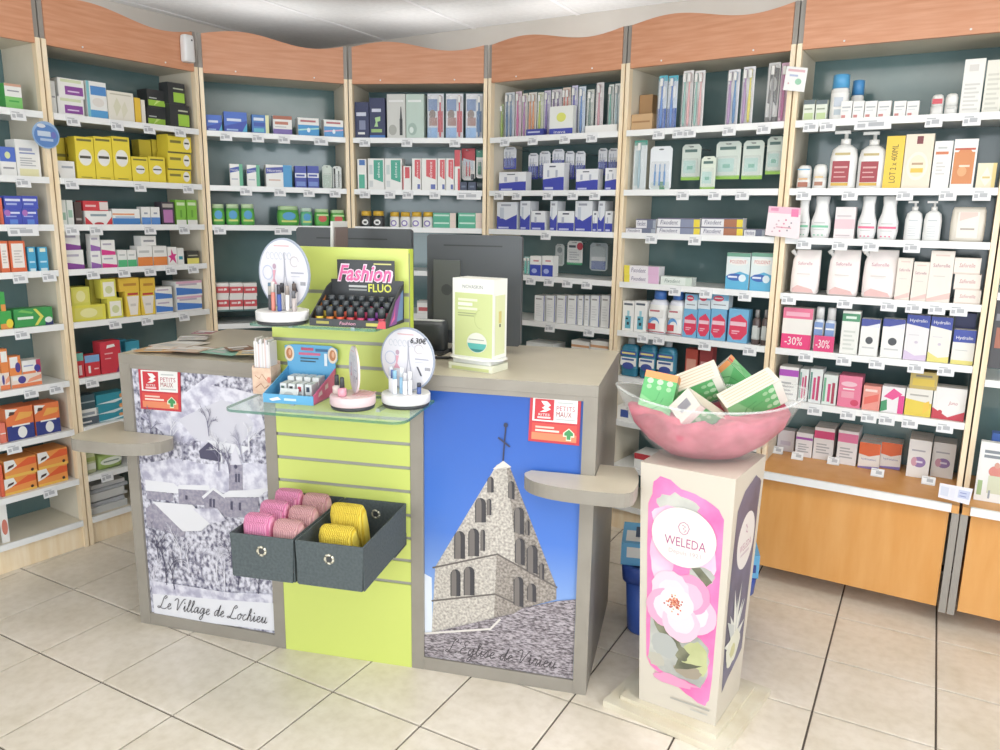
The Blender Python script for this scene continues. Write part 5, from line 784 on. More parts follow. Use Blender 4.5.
# --- felt baskets with socks
def basket(s0, s1, label):
    u = thing('storage_basket', label, 'basket', at(s0, .36, .455), PC.ang, 'grey felt baskets on the lime panel'); w_ = s1-s0; d = .355; h = .135; t = .004; tp = .006
    def panel(nm, pts): b = MB(); b.slab(pts, 0, t, MAT['felt']); return b.obj(nm, u)
    panel('front_panel', [(tp, 0), (w_-tp, 0), (w_, h), (0, h)]); o = panel('back_panel', [(tp, 0), (w_-tp, 0), (w_, h), (0, h)]); o.location = (0, d-t, 0)
    for x, nm in ((t, 'side_panel'), (w_, 'side_panel')): o = panel(nm, [(.0045, 0), (d-.0045, 0), (d-.0045, h), (.0045, h)]); o.location = (x, 0, 0); o.rotation_euler = (0, 0, math.radians(90))
    b = MB(); b.box(tp, w_-tp, .0045, d-.0045, 0, .004, MAT['felt']); b.obj('bottom', u)
    for y in (0, d-t-.0005):
        b = MB(); n = 16; r = .013
        pts = [(w_/2+r*math.cos(k*2*math.pi/n), y-.001, h*.66+r*math.sin(k*2*math.pi/n)) for k in range(n+1)]; b.tube(pts, .0042, M('#e0dcc8', .25, .6), 6); go = b.obj('grommet', u)
        b = MB(); b.poly([(w_/2+r*.9*math.cos(k*2*math.pi/n), y-.0006, h*.66+r*.9*math.sin(k*2*math.pi/n)) for k in range(n)], MAT['dark']); b.obj('grommet_hole', go)
    b = MB(); b.tube([(w_-.004, d-.1, -.008), (w_-.004, d+.002, -.008), (w_-.004, d+.002, .03)], .003, MAT['dark']); b.obj('hanger', u)
basket(.038, .240, 'left grey felt basket holding pink socks'); basket(.246, .455, 'right grey felt basket holding yellow socks')
def rib_mat(name, c1, c2):
    mt = bpy.data.materials.new(name); mt.use_nodes = True; nt = mt.node_tree; bs = nt.nodes['Principled BSDF']; bs.inputs['Roughness'].default_value = .9
    tc = nt.nodes.new('ShaderNodeTexCoord'); wv = nt.nodes.new('ShaderNodeTexWave'); wv.inputs['Scale'].default_value = 55; wv.inputs['Distortion'].default_value = .6; rp = nt.nodes.new('ShaderNodeValToRGB'); rp.color_ramp.elements[0].color = lin(c1); rp.color_ramp.elements[1].color = lin(c2)
    bp = nt.nodes.new('ShaderNodeBump'); bp.inputs['Distance'].default_value = .003
    nt.links.new(tc.outputs['Object'], wv.inputs[0]); nt.links.new(wv.outputs[0], rp.inputs[0]); nt.links.new(rp.outputs[0], bs.inputs['Base Color']); nt.links.new(wv.outputs[0], bp.inputs['Height']); nt.links.new(bp.outputs[0], bs.inputs['Normal']); return mt
def sock(s_, off, z, w_, d, h, mt, tilt, label, grp):
    u = thing('folded_socks', label, 'socks', at(s_, off, z), PC.ang, grp); u.rotation_euler = (math.radians(tilt), 0, PC.ang)
    b = MB(); b.loft([(0, w_*.42, d*.3), (h*.08, w_*.48, d*.45), (h*.5, w_*.5, d*.5), (h*.85, w_*.49, d*.42), (h*.97, w_*.45, d*.28), (h, w_*.38, d*.12)], mt, 24, 4.0); b.obj('cuff', u)
    c = MB(); c.loft([(.004, w_*.40, d*.28), (h*.5, w_*.45, d*.3), (h*.9, w_*.40, d*.2), (h*.93, w_*.3, d*.06)], mt, 20, 3.5, w_*.03, -d*.34); c.obj('folded_leg', u)
    e = MB(); e.box(-w_*.12, -w_*.04, -d*.74, -d*.70, h*.42, h*.5, MAT['dark']); e.obj('stitched_mark', u)
pinkm, tanm, yelm = rib_mat('pink_rib_knit', '#d978a4', '#f0a4c4'), rib_mat('rose_tan_rib_knit', '#c98e94', '#e4b4b4'), rib_mat('yellow_rib_knit', '#e0bc2c', '#f4dc5c')
for k, (o_, nm) in enumerate(((.272, 'front'), (.178, 'middle'), (.084, 'back'))):
    sock(.094, o_, .462, .09, .072, .165+.006*k, pinkm, 7, 'bright pink folded socks, %s of the left column in basket' % nm, 'pink socks'); sock(.186, o_-.004, .462, .088, .072, .152+.008*k, tanm, 7, 'dusty rose folded socks, %s of the right column in basket' % nm, 'dusty rose socks')
sock(.334, .235, .462, .112, .07, .145, yelm, 14, 'front pair of yellow folded socks in right basket', 'yellow socks'); sock(.332, .145, .462, .11, .065, .185, yelm, 14, 'rear pair of yellow folded socks in right basket', 'yellow socks')
# ---------------------------------------------------------------- displays on the glass shelves
def disc_print(pr, r, price):
    pr.ell(0, r, r*.95, r*.95, '#eceaf0', 36); pr.line([(-r*.35, r*1.78), (r*.25, r*1.78)], r*.03, '#e4b0b4')
    for k in range(6): pr.line([(-r*.6+k*r*.17+r*.07*math.cos(a_), r*1.5+r*.10*math.sin(a_)) for a_ in [i*math.pi/4 for i in range(8)]], r*.02, '#cdd2dc')
    pr.line([(r*.05, r*1.6), (r*.04, r*1.0), (-r*.05, r*.45)], r*.03, '#b4b4c4'); pr.line([(r*.05, r*1.6), (r*.08, r*1.0), (r*.18, r*.45)], r*.03, '#b4b4c4')
    pr.line([(-r*.62+r*.2*math.cos(i*.5), r*1.02+r*.2*math.sin(i*.5)) for i in range(14)], r*.03, '#c4cce4')
    pr.ell(-r*.35, r*1.2, r*.07, r*.08, '#c4a4b8', 10); pr.poly([(-r*.42, r*1.1), (-r*.3, r*1.1), (-r*.36, r*.85), (-r*.25, r*.7), (-r*.5, r*.7), (-r*.4, r*.88)], '#ecaabc')
    pr.line([(r*.3, r*1.04), (r*.8, r*1.04)], r*.04, '#b8b8c8'); pr.line([(r*.3, r*.94), (r*.65, r*.94)], r*.02, '#ccccd8'); pr.line([(r*.45+r*.16*math.cos(i*.5), r*1.35+r*.14*math.sin(i*.5)) for i in range(12)], r*.025, '#d0c8cc'); pr.rect(r*.66, r*.7, r*.86, r*.8, '#a8a8b0'); pr.poly([(r*.35, r*.8), (r*.42, r*.8), (r*.56, r*.52), (r*.5, r*.52)], '#5a5a6a')
    if price: pr.text('6,30€', r*.44, r*1.60, r*.6, r*.22, '#2a2a2e', .2, 0, .02)
def round_display(px, pyb, z, r, dr, tall, label, base='#f1f0f0', price=False, edge_on=False):
    s_, of = lp(px, pyb, z); of = of-r; s_ = PC.hit(px, pyb-8, of)[0]; u = thing('round_display_stand', label, 'display stand', at(s_, of, z), PC.ang)
    b = MB(); b.loft([(0, r*.94, r*.94), (.010, r*.97, r*.97)], MAT['dark'], 32); b.obj('turntable', u)
    b = MB(); b.loft([(.0105, r*.96, r*.96), (.014, r, r), (.036, r, r), (.039, r*.97, r*.97)], M(base, .35), 32); b.obj('base_tray', u)
    b = MB(); n = 40; rot = (0, 0, math.radians(-54) if edge_on else math.radians(-10))
    rz_ = dr*tall; pts = [(dr*math.cos(2*math.pi*k/n), rz_+rz_*math.sin(2*math.pi*k/n)) for k in range(n)]; b.slab(pts, -.003, .003, M('#aab4c8' if not edge_on else '#f0dcdc'))
    pr = Print(b, lambda a, v, l: (a, -.003-l, v*tall)); disc_print(pr, dr, price)
    if edge_on: pr2 = Print(b, lambda a, v, l: (a, .003+l, v)); pr2.ell(0, dr*.8, dr*.4, dr*.6, '#d8938c')
    e = b.obj('picture_disc', u); e.location = (0, r*.25, .0395); e.rotation_euler = rot
    return u, s_, of
def small(name, label, cat, s_, of, z, parts, grp=None, rz=0.0):
    u = thing(name, label, cat, at(s_, of, z), PC.ang+rz, grp)
    for nm, b in parts: b.obj(nm, u)
    return u
def tube_item(s_, of, z, r, h, c1, c2, label, grp, cat='cosmetic', name='cosmetic_tube'):
    b = MB(); b.loft([(0, r*.9, r*.9), (.002, r, r), (h*.62, r, r), (h*.64, r*.8, r*.8)], M(c1, .3), 12); c = MB(); c.loft([(h*.642, r*.95, r*.95), (h*.97, r*.9, r*.9), (h, r*.7, r*.7)], M(c2, .25), 12)
    small(name, label, cat, s_, of, z, [('tube', b), ('cap', c)], grp)
u, s_, of = round_display(283, 327, ZG2+.0085, .078, .092, 1.14, 'white round display with oval picture card on upper glass shelf')
for k, (dx, dy, h, c1, c2, nm) in enumerate(((-.045, .012, .078, '#7fa4b8', '#5a7c94', 'steel blue'), (-.030, -.015, .07, '#4a4a50', '#b8b4ac', 'black'), (-.012, -.03, .085, '#e88878', '#d8d0c8', 'coral'), (.004, -.005, .08, '#e8e4e0', '#3a3a40', 'white and black'), (.010, -.036, .078, '#2f4fa0', '#3c3c44', 'navy blue'), (.028, -.02, .074, '#efece8', '#a89c94', 'pale cream'), (.042, -.004, .08, '#e4dcd8', '#54443e', 'beige'), (.050, -.024, .06, '#c0b4b0', '#6a6a70', 'taupe'))):
    tube_item(s_+dx, of-dy, ZG2+.048, .0065, h, c1, c2, '%s cosmetic tube standing in the upper round display' % nm, 'tubes in the upper round display')
u, s_, of = round_display(406, 411, ZG1+.0085, .074, .093, 1.05, 'white round display with 6,30 price on lower glass shelf', price=True)
for k, (dx, dy, h, c1, c2, nm) in enumerate(((-.048, .0, .075, '#f2f2f6', '#dfe4f0', 'all white'), (-.034, -.02, .07, '#f4f4f8', '#5a74b4', 'white and blue'), (-.022, -.035, .072, '#eef2f8', '#8fc4e4', 'white and sky blue'), (-.006, -.02, .078, '#9ccbe8', '#eef4f8', 'sky blue'), (.010, -.036, .066, '#f0eef0', '#d4d4da', 'pale grey'), (.024, -.03, .07, '#dfe0e4', '#f2f2f4', 'light grey'), (.046, -.012, .034, '#3f5a9c', '#34384c', 'short navy'))):
    tube_item(s_+dx, of-dy, ZG1+.048, .0068, h, c1, c2, '%s cosmetic tube standing in the lower white display' % nm, 'tubes in the lower white display')
u, s_, of = round_display(353, 413, ZG1+.0085, .068, .062, 1.15, 'pale pink round display with card seen edge-on', base='#f3d4d8', edge_on=True)
b = MB(); 
for k in range(5): b.box(-.008+.012*k, -.002+.012*k, -.02, .04, 0, .0015, M('#f0b8bc'))
small('false_nail_sheet', 'pink nail sheet lying on the pale pink round display', 'nail sheet', s_+.012, of-.005, ZG1+.048, [('sheet', b)])
for dx, dy, c, nm in ((-.048, -.005, '#e8d4cc', 'left'), (-.018, -.034, '#f0a4b4', 'right')):
    b = MB(); b.loft([(0, .010, .010), (.002, .012, .012), (.022, .012, .012), (.026, .006, .006)], M(c, .15), 14, 3); c2 = MB(); c2.loft([(.0262, .0075, .0075), (.055, .0062, .0062), (.057, .004, .004)], MAT['dark'], 12)
    small('nail_polish_bottle', '%s black capped nail polish bottle on the pink display' % nm, 'nail polish', s_+dx, of-dy, ZG1+.048, [('bottle', b), ('cap', c2)], 'nail polish bottles')
# black lipstick display
z = ZG2+.0085; s0, o0 = lp(308, 326, z); s1, o1 = lp(377, 328, z); s0, of = s0, (o0+o1)/2; s1 = min(s1+.0, .43); w_ = s1-s0+.0; w_ = .235; d = .15; h = .185
u = thing('lipstick_display', 'black counter display of lipsticks with pink script lettering on its header', 'display box', at(s0, of, z), PC.ang)
blk = M('#2e3134', .4)
b = MB(); b.box(0, w_, 0, .004, 0, .022, blk); b.box(0, w_, .0041, d, 0, .004, blk); pr = Print(b, lambda a, v, l: (a, -l, v)); pr.text('Fashion', w_*.5, .011, .05, .009, '#f0a8c0', .2); pr.rect(.02, .007, .06, .015, '#a8a040'); pr.rect(w_-.06, .006, w_-.02, .015, '#c4bc4c'); pr.poly([(w_-.028, 0), (w_, 0), (w_, .022), (w_-.02, .022)], '#d8404c'); b.obj('front_tray', u)
for x, c in ((0, 0), (w_-.004, 1)):
    b = MB(); n0 = len(b.v); P = [(0, 0), (d, 0), (d, .115), (d*.8, .105), (0, .024)]; b.slab(P, 0, .004, blk); pr = Print(b, lambda a, v, l: (a, -l, v))
    if c: pr.poly([(.02, .004), (d*.55, .004), (d*.8, .09), (d*.5, .07)], '#8a4a9c'); pr.poly([(.03, .006), (d*.45, .02), (d*.5, .06), (.06, .03)], '#e4589c'); pr.poly([(d*.55, .01), (d*.9, .01), (d*.95, .1), (d*.8, .09)], '#6a8cb8')
    else: pr.poly([(.01, .004), (d*.5, .01), (d*.7, .08), (d*.4, .05)], '#ee8a2c')
    e = b.obj('side_panel', u); e.location = (x+(.004 if c else 0), .0045, 0); e.rotation_euler = (0, 0, math.radians(90)) 
b = MB(); b.slab([(0, 0), (w_, 0), (w_, .125), (w_*.88, .125), (w_*.88, h), (w_*.09, h), (w_*.09, .125), (0, .125)], d+.0002, d+.004, blk); pr = Print(b, lambda a, v, l: (a, d-l, v))
pr.text('Fashion', w_*.475, .145, .182, .056, '#f9dcea', .3, 0, .055); pr.text('Fashion', w_*.472, .145, .172, .048, '#ee5ca0', .3, 0, .02); pr.text('FLUO', w_*.68, .101, .075, .025, '#ecec4c', 0, 0, .02); pr.rect(w_*.25, .102, w_*.5, .108, '#c8c8c4'); pr.rect(w_*.25, .092, w_*.5, .097, '#9a9c98'); pr.rect(w_*.6, .172, w_*.84, .176, '#d8d47c'); b.obj('header_card', u)
for r_ in range(3):
    for k in range(7):
        cc = ['#f0d02c', '#ee8a2c', '#ee5a34', '#e04a4c', '#d83a6c', '#9a4ab0', '#c83c5c'][k]; nm = ['yellow', 'orange', 'red orange', 'red', 'pink', 'purple', 'crimson'][k]; yy = .022+r_*.042
        b = MB(); b.loft([(0, .011, .011), (.022, .011, .011), (.0225, .009, .009)], M(cc, .3), 12); c2 = MB(); c2.loft([(.0228, .0115, .0115), (.05, .0115, .0115), (.052, .010, .010)], M('#343a3e', .2), 12)
        small('lipstick', '%s lipstick with black cap, %s row of the black display' % (nm, ['front', 'middle', 'back'][r_]), 'lipstick', s0+w_*.09+k*w_*.137, of-yy, z+.0045+r_*.012, [('tube', b), ('cap', c2)], 'lipsticks in the black display')
b = MB(); b.box(.006, w_-.006, .045, .087, .0045, .016, blk); b.box(.006, w_-.006, .0875, d-.002, .0045, .028, blk); b.obj('stepped_insert', u)
# blue and pink correction cream display
z = ZG1+.0085; sA, oA = lp(268, 400, z); sB, oB = lp(309, 408, z); w_ = sB-sA; d = .17; ang = PC.ang
sC, oC = lp(334, 378, z)
u = thing('cream_display_tray', 'blue counter display tray with pink side and round face pictures', 'display box', at(sA, (oA+oB)/2, z), PC.ang); w_ = max(w_, .14); d = .16; blu, pnk = M('#58b0e0', .4), M('#e8609c', .4)
b = MB(); b.box(0, w_, 0, .003, 0, .028, blu); pr = Print(b, lambda a, v, l: (a, -l, v)); pr.poly([(.02, .012), (.05, .02), (.06, .012), (.03, .006)], W_); pr.rect(.07, .01, .11, .017, '#d4ecf8'); b.box(0, w_, .0031, d, 0, .003, blu); b.obj('front_tray', u)
for x, mt in ((0, blu), (w_-.003, pnk)):
    b = MB(); b.slab([(0, 0), (d, 0), (d, .085), (d*.85, .075), (0, .028)], 0, .003, mt); pr = Print(b, lambda a, v, l: (a, -l, v)); 
    if x: pr.poly([(.03, .018), (.06, .022), (.055, .036), (.035, .03)], '#f8d4e0'); pr.poly([(.075, .03), (.1, .034), (.1, .05), (.08, .045)], '#f8d4e0')
    e = b.obj('side_panel', u); e.location = (x+.003, .0035, 0); e.rotation_euler = (0, 0, math.radians(90))
b = MB(); b.slab([(0, 0), (w_, 0), (w_, .1), (w_+.008, .11), (w_+.008, .145), (w_*.92, .155), (w_*.15, .155), (-.008, .15), (-.008, .11), (0, .1)], d+.0002, d+.003, blu); pr = Print(b, lambda a, v, l: (a, d-l, v))
for x in (.008, w_-.008): pr.ell(x, .125, .017, .026, '#f0dcc4', 16); pr.ell(x, .125, .011, .018, '#c87c44', 14); pr.ell(x+.002, .128, .005, .010, '#e8b088', 10)
pr.rect(w_*.3, .137, w_*.56, .146, '#c84a6c'); pr.rect(w_*.6, .135, w_*.86, .144, '#2f6a98'); pr.rect(w_*.25, .122, w_*.7, .13, '#d8648c'); pr.rect(w_*.28, .110, w_*.66, .114, '#34505c'); pr.rect(w_*.28, .100, w_*.6, .104, '#34505c'); pr.rect(w_*.78, .09, w_*.84, .13, '#e8f2f8'); b.obj('header_card', u)
for k in range(8):
    cx = w_*.25+(k % 4)*w_*.17; cy = .05+(k//4)*.05; b = MB(); b.box(-.0105, .0105, 0, .044, 0, .048+.012*(k//4), M('#eef0ee')); pr = Print(b, lambda a, v, l: (a, -l, v)); pr.rect(-.007, .025, .004, .04, ['#3a5a50', '#2c2c30', '#c83c4c', '#27384c'][k % 4]); pr.rect(-.007, .008, .006, .016, '#b8c8c4')
    tag(link('cream_box', b.mesh('cream_box'), None, at(sA+cx, (oA+oB)/2-cy, z+.0035), PC.ang), 'small white cream carton in the blue tray, %s row, %s from left' % (['front', 'rear'][k//4], ORD[k % 4]), 'box', 'cream cartons in the blue tray')
b = MB(); b.box(-.03, .03, 0, .004, 0, .04, M('#e6ebe8')); Print(b, lambda a, v, l: (a, -l, v)).ell(0, .02, .016, .01, '#c4cccc', 14); o = link('sample_card', b.mesh('sample_card'), None, at(sA+w_*.42, (oA+oB)/2-.018, z+.004), PC.ang); o.rotation_euler = (math.radians(-30), 0, PC.ang); tag(o, 'small white sample card leaning in the blue tray front', 'card')
# nail file bundle in a kraft holder
sA, oA = lp(262, 392, z); oA = max(oA, .085); sA = PC.hit(261, 380, oA)[0]; u = thing('nail_file_holder', 'kraft card holder on the lower glass shelf left end', 'holder', at(sA, oA, z), PC.ang); kr = noise_mat('kraft_print', '#d8b49c', '#e8ccb4', 40, rough=.7)
b = MB(); b.box(-.03, .035, 0, .003, 0, .085, kr); pr = Print(b, lambda a, v, l: (a, -l, v)); pr.line([(-.02, .06), (-.005, .05), (.004, .066), (.02, .045)], .003, '#c89070'); pr.line([(-.02, .02), (.0, .035), (.012, .02), (.026, .03)], .003, '#b87c60'); pr.ell(.028, .048, .007, .01, '#ee8a70', 10); b.box(-.03, .035, .06, .063, 0, .1, kr); b.box(-.03, -.027, .003, .06, 0, .09, kr); b.box(.032, .035, .003, .06, 0, .09, kr); b.box(-.03, .035, .003, .06, 0, .003, kr); b.obj('card_holder', u)
for k in range(12):
    c = ['#f0ecea', '#e4dcd8', '#f2f0f0', '#e8cfc8', '#eae6ea'][k % 5]; b = MB(); hh = .165+.01*math.sin(k*1.7); b.slab([(-.0022, 0), (.0022, 0), (.0022, hh), (-.0022, hh)], 0, .045, M(c)); 
    o = link('nail_file', b.mesh('nail_file'), None, at(sA-.0225+k*.0046, oA-.008, z+.004), PC.ang); tag(o, 'pale nail file in the kraft holder, %s from the left' % (ORD[k] if k < 10 else ['eleventh', 'twelfth'][k-10]), 'nail file', 'nail files in the kraft holder')
# ---------------------------------------------------------------- on the right counter
g1, g2 = gnd(452, 366, CH), gnd(487, 374, CH); ag = math.atan2(g2.y-g1.y, g2.x-g1.x); ag = PR_.ang+math.radians(-16)
base = gnd(470, 371, CH+.0005); u = thing('product_stand', 'white plastic stand under the lime green skincare box', 'stand', base, ag)
b = MB(); b.box(-.082, .082, 0, .10, 0, .022, M('#eef0d8', .3)); pr = Print(b, lambda a, v, l: (a, -l, v)); pr.rect(-.07, .002, .07, .012, '#d4dc94'); b.obj('base_block', u)
b = MB(); b.box(-.07, .07, .008, .092, .0225, .036, M('#f2f2ee', .3)); b.obj('riser', u)
b = MB(); b.loft([(.0362, .098, .064), (.040, .098, .064)], M('#f4f4f0', .3), 28, 2.4, 0, .052); b.obj('top_plate', u)
w_, h, d = .150, .252, .088; z0 = CH+.041
b = MB(); b.box(-w_/2, w_/2, 0, d, 0, h, M('#f4f4ec', .35)); pr = Print(b, lambda a, v, l: (-w_/2+a*w_, -l, v*h))
pr.rect(.06, .02, .99, .82, '#d4de98'); pr.text('NOVASKIN', .5, .90, .5, .045, '#9a9ca0'); pr.rect(.14, .72, .62, .75, '#eef2d4'); pr.rect(.14, .66, .5, .70, '#f4f6e4'); pr.rect(.14, .61, .62, .64, '#eef2d4'); pr.rect(.14, .56, .6, .572, '#a8b080'); pr.rect(.14, .53, .55, .542, '#a8b080'); pr.line([(.72+.16*math.cos(t*.3), .5+.12*math.sin(t*.3)) for t in range(6, 17)], .012, '#c0cc88', h/w_)
pr.ell(.62, .2, .25, .13, '#e4e6d0', 28); pr.ell(.62, .205, .235, .122, '#eceee0', 28); pr.poly([(.62+.235*math.cos(t), .2+.12*math.sin(t)) for t in [math.pi*(1.02+.96*k/12) for k in range(13)]], '#58bcb4'); pr.poly([(.62+.235*math.cos(t), .205+.12*math.sin(t)) for t in [math.pi*(1.25+.5*k/8) for k in range(9)]], '#3a8a88'); pr.rect(.42, .235, .8, .245, '#a4a89c')
pr2 = Print(b, lambda a, v, l: (w_/2+l, a*d, v*h)); pr2.rect(.15, .05, .85, .8, '#e2e8b4'); pr2.rect(.4, .45, .6, .6, '#d8c878'); pr2.rect(.45, .4, .55, .44, '#4a4a3c')
o = link('skincare_box', b.mesh('skincare_box'), None, base+Vector((-math.sin(ag)*.012, math.cos(ag)*.012, 0))+Vector((0, 0, z0-base.z)), ag); tag(o, 'large lime and white skincare box with round picture on white stand', 'box')
def monitor(pl, off, x0, x1, y0, y1, label, plate):
    s0, z1 = pl.hit(x0, y0, off); s1, z1b = pl.hit(x1, (y0+y1)/2, off); _, zb = pl.hit((x0+x1)/2, y1, off); z1 = (z1+z1)/2; zb = max(zb, CH+.03); w_ = s1-s0
    u = thing('computer_monitor', label, 'monitor', pl.pt((s0+s1)/2, off, CH+.0005), pl.ang); k = CH+.0005; g_ = M('#45494d', .45)
    b = MB(); r = .008; b.slab([(-w_/2+r, zb-k), (w_/2-r, zb-k), (w_/2, zb+r-k), (w_/2, z1-r-k), (w_/2-r, z1-k), (-w_/2+r, z1-k), (-w_/2, z1-r-k), (-w_/2, zb+r-k)], 0, .03, g_)
    pr = Print(b, lambda a, v, l: (a, -l, v)); pr.rect(-w_*.32, z1-k-.04, w_*.3, z1-k-.035, '#26282a'); b.obj('back_shell', u)
    b = MB(); b.box(-w_/2+.006, w_/2-.006, .0302, .032, zb-k+.01, z1-k-.008, MAT['dark']); b.obj('screen', u)
    b = MB(); b.box(-.035, .035, -.03, -.0005, .012, (zb+z1)/2-k, M('#50544f', .5)); b.obj('stand_neck', u)
    b = MB(); b.loft([(0, .08, .05), (.010, .08, .05), (.0118, .07, .045)], g_, 24, 3.0, 0, .0); b.obj('stand_foot', u)
    if plate: b = MB(); b.box(-w_*.42, -w_*.42+.1, -.012, -.0005, zb-k+.05, z1-k-.09, M('#565a56', .5)); pr = Print(b, lambda a, v, l: (a, -.012-l, v)); c_ = -w_*.42+.05; pr.ell(c_, (z1+zb)/2-k, .02, .02, '#3e4240', 18); b.obj('mount_plate', u)
monitor(PR_, -.43, 427, 521, 234, 345, 'dark grey computer monitor seen from behind on right counter', True)
monitor(PC, -.42, 296, 411, 227, 300, 'dark grey computer monitor rising behind the lime panel', False)
b = MB(); p = gnd(428, 352, CH); pq = PR_.on(p); b.box(-.075, .075, 0, .085, 0, .012, MAT['dark']); u = thing('receipt_printer', 'black receipt printer behind the lime panel edge', 'printer', PR_.pt(pq[0], pq[1]+.05, CH+.0005), PR_.ang); b.obj('tray', u)
b = MB(); b.loft([(.0125, .072, .036), (.10, .072, .036), (.115, .068, .030)], M('#3f4447', .35), 20, 5, 0, .045); b.obj('housing', u); b = MB(); b.box(-.06, .06, .03, .06, .1155, .118, M('#e8eae8')); b.obj('paper_slot', u); b = MB(); b.box(-.066, -.04, .0075, .0088, .07, .098, M('#4a9ad8')); b.obj('blue_badge', u)
b = MB(); b.tube([(0, 0, .006), (.04, -.03, .006), (.09, -.02, .006), (.12, .02, .006)], .005, MAT['dark']); p = PR_.on(gnd(425, 357, CH)); tag(b.obj('black_cable', None, PR_.pt(p[0], p[1], CH), PR_.ang), 'short black cable lying on right counter beside printer', 'cable')
# upright brochure card behind the panel
b = MB(); s_, zz = PC.hit(328, 249, -.2); b.slab([(-.004, 0), (.004, 0), (.02, .46), (.012, .46)], 0, .12, M('#d9dad6')); b.slab([(.006, 0), (.012, 0), (.026, .44), (.021, .44)], .01, .11, M('#7a6a64')); tag(link('card_rack', b.mesh('card_rack'), None, PC.pt(s_, -.2, CH+.001), PC.ang), 'slim upright card rack seen edge-on behind lime panel', 'card rack')
b = MB(); b.box(-PC.w/2+.045, PC.w/2-.012, .05, CD-.03, CH-.03, CH, MAT['ctop']); tag(b.obj('desk_surface', None, PC.pt(PC.w/2, 0), PC.ang), 'taupe desk top behind the lime panel joining both counters', 'desk')
# ---------------------------------------------------------------- leaflets on the left counter
LF = [(155, 349, 30, 20, '#c98a5c', 8, 'tan leaflet'), (172, 345, 30, 21, '#e6ddd2', -12, 'cream leaflet'), (150, 354, 28, 12, '#d8a868', 20, 'orange leaflet'), (196, 352, 26, 16, '#b4886c', -5, 'brown leaflet'), (182, 340, 22, 14, '#d9d4cc', 30, 'grey white leaflet'), (222, 357, 30, 15, '#8cc4b0', -8, 'mint green leaflet'), (176, 357, 26, 10, '#e4c8b0', 4, 'peach leaflet'), (247, 359, 20, 15, '#e4c88c', 25, 'sand yellow leaflet'), (240, 354, 18, 12, '#9a6a48', 50, 'dark tan leaflet'), (205, 338, 16, 10, '#b06a78', 12, 'small rose leaflet')]
zl = CH+.0003
for px, py, w_, d_, c, rt, nm in LF:
    p = gnd(px, py, CH); s_, o_ = PL_.on(p); ww = w_*.0048; dd = d_*.0075; s_ = min(max(s_, ww*.62), PL_.w-ww*.62); o_ = min(o_, -dd*.75-.012)
    b = MB(); b.box(-ww/2, ww/2, -dd/2, dd/2, 0, .0012, M(c, .4)); pr = Print(b, lambda a, v, l: (-ww/2+a*ww, -dd/2+v*dd, .0012+l)); pr.rect(.1, .55, .9, .9, W_); pr.rect(.15, .15, .6, .4, GY); zl += .0022
    o = link('leaflet', b.mesh('leaflet'), None, PL_.pt(s_, o_, zl), PL_.ang+math.radians(rt)); tag(o, nm+' lying flat on the left counter top', 'leaflet', 'leaflets on the left counter')
# ================================================================ FLORAL COLUMN, BOWL, BIN
Pc = [gnd(603, 700, .022), gnd(724, 752, .022), gnd(771, 689, .022)]; P4 = Pc[0]+Pc[2]-Pc[1]
u = thing('base_plate', 'square cream stone slab under the floral column', 'base plate', Pc[0]*0); stonem = noise_mat('cream_marble', '#d2c8b0', '#e0dac8', 9, rough=.3, detail=6)
b = MB(); b.prism([(p.x, p.y) for p in (Pc[0], Pc[1], Pc[2], P4)], 0, .022, stonem); b.obj('lower_slab', u)
cx = sum(p.x for p in (Pc[0], Pc[1], Pc[2], P4))/4; cy = sum(p.y for p in (Pc[0], Pc[1], Pc[2], P4))/4
b = MB(); b.prism([(cx+(p.x-cx)*.80, cy+(p.y-cy)*.80) for p in (Pc[0], Pc[1], Pc[2], P4)], .0222, .034, stonem); b.obj('upper_slab', u)
ZB, ZT = .0345, .80
bot = [gnd(636, 699, ZB), gnd(713, 724, ZB), gnd(742, 690, ZB)]; bot.append(bot[0]+bot[2]-bot[1]); top = [gnd(640.5, 461, ZT), gnd(734, 480, ZT), gnd(767, 455.5, ZT)]; top.append(top[0]+top[2]-top[1])
cB, cT = (bot[0]+bot[2])/2, (top[0]+top[2])/2; e1 = ((bot[1]-bot[0])+(top[1]-top[0])).normalized(); e2 = ((bot[2]-bot[1])+(top[2]-top[1])).normalized(); e2 = (e2-e1*e2.dot(e1)*.5).normalized()
def rect4(c, q): a_, b_ = (q[1]-q[0]).length/2, (q[2]-q[1]).length/2; return [c-e1*a_-e2*b_, c+e1*a_-e2*b_, c+e1*a_+e2*b_, c-e1*a_+e2*b_]
bot, top = rect4(cB, bot), rect4(cT, top)
u = thing('display_column', 'white four-sided floral advertising column with pink rose print', 'display column'); wm = M('#ddd4c4', .4)
b = MB(); i = len(b.v)
for k in range(4): b.poly([bot[k], bot[(k+1) % 4], top[(k+1) % 4], top[k]], wm)
b.poly(top, wm); b.poly(bot[::-1], wm)
def facefn(a, c):
    n = (bot[c]-bot[a]).cross(top[a]-bot[a]).normalized()
    return lambda u_, v, l: bot[a]*(1-u_)*(1-v)+bot[c]*u_*(1-v)+top[c]*u_*v+top[a]*(1-u_)*v+n*l
def wob(pts, n, amp, rd):
    out = []
    for k in range(len(pts)):
        p, q = pts[k], pts[(k+1) % len(pts)]
        for j in range(n): t = j/n; out.append((p[0]+(q[0]-p[0])*t+rd.uniform(-amp, amp), p[1]+(q[1]-p[1])*t+rd.uniform(-amp, amp)*.4))
    return out
rd = random.Random(5); fr = Print(b, facefn(0, 1)); ASP = 3.0
def blob(pr, cu, cv, ru, rv, c, n=22, j=.08, a0=0): pr.poly([(cu+ru*math.cos(a0+2*math.pi*k/n)*(1+rd.uniform(-j, j)), cv+rv*math.sin(a0+2*math.pi*k/n)*(1+rd.uniform(-j, j))) for k in range(n)], c)
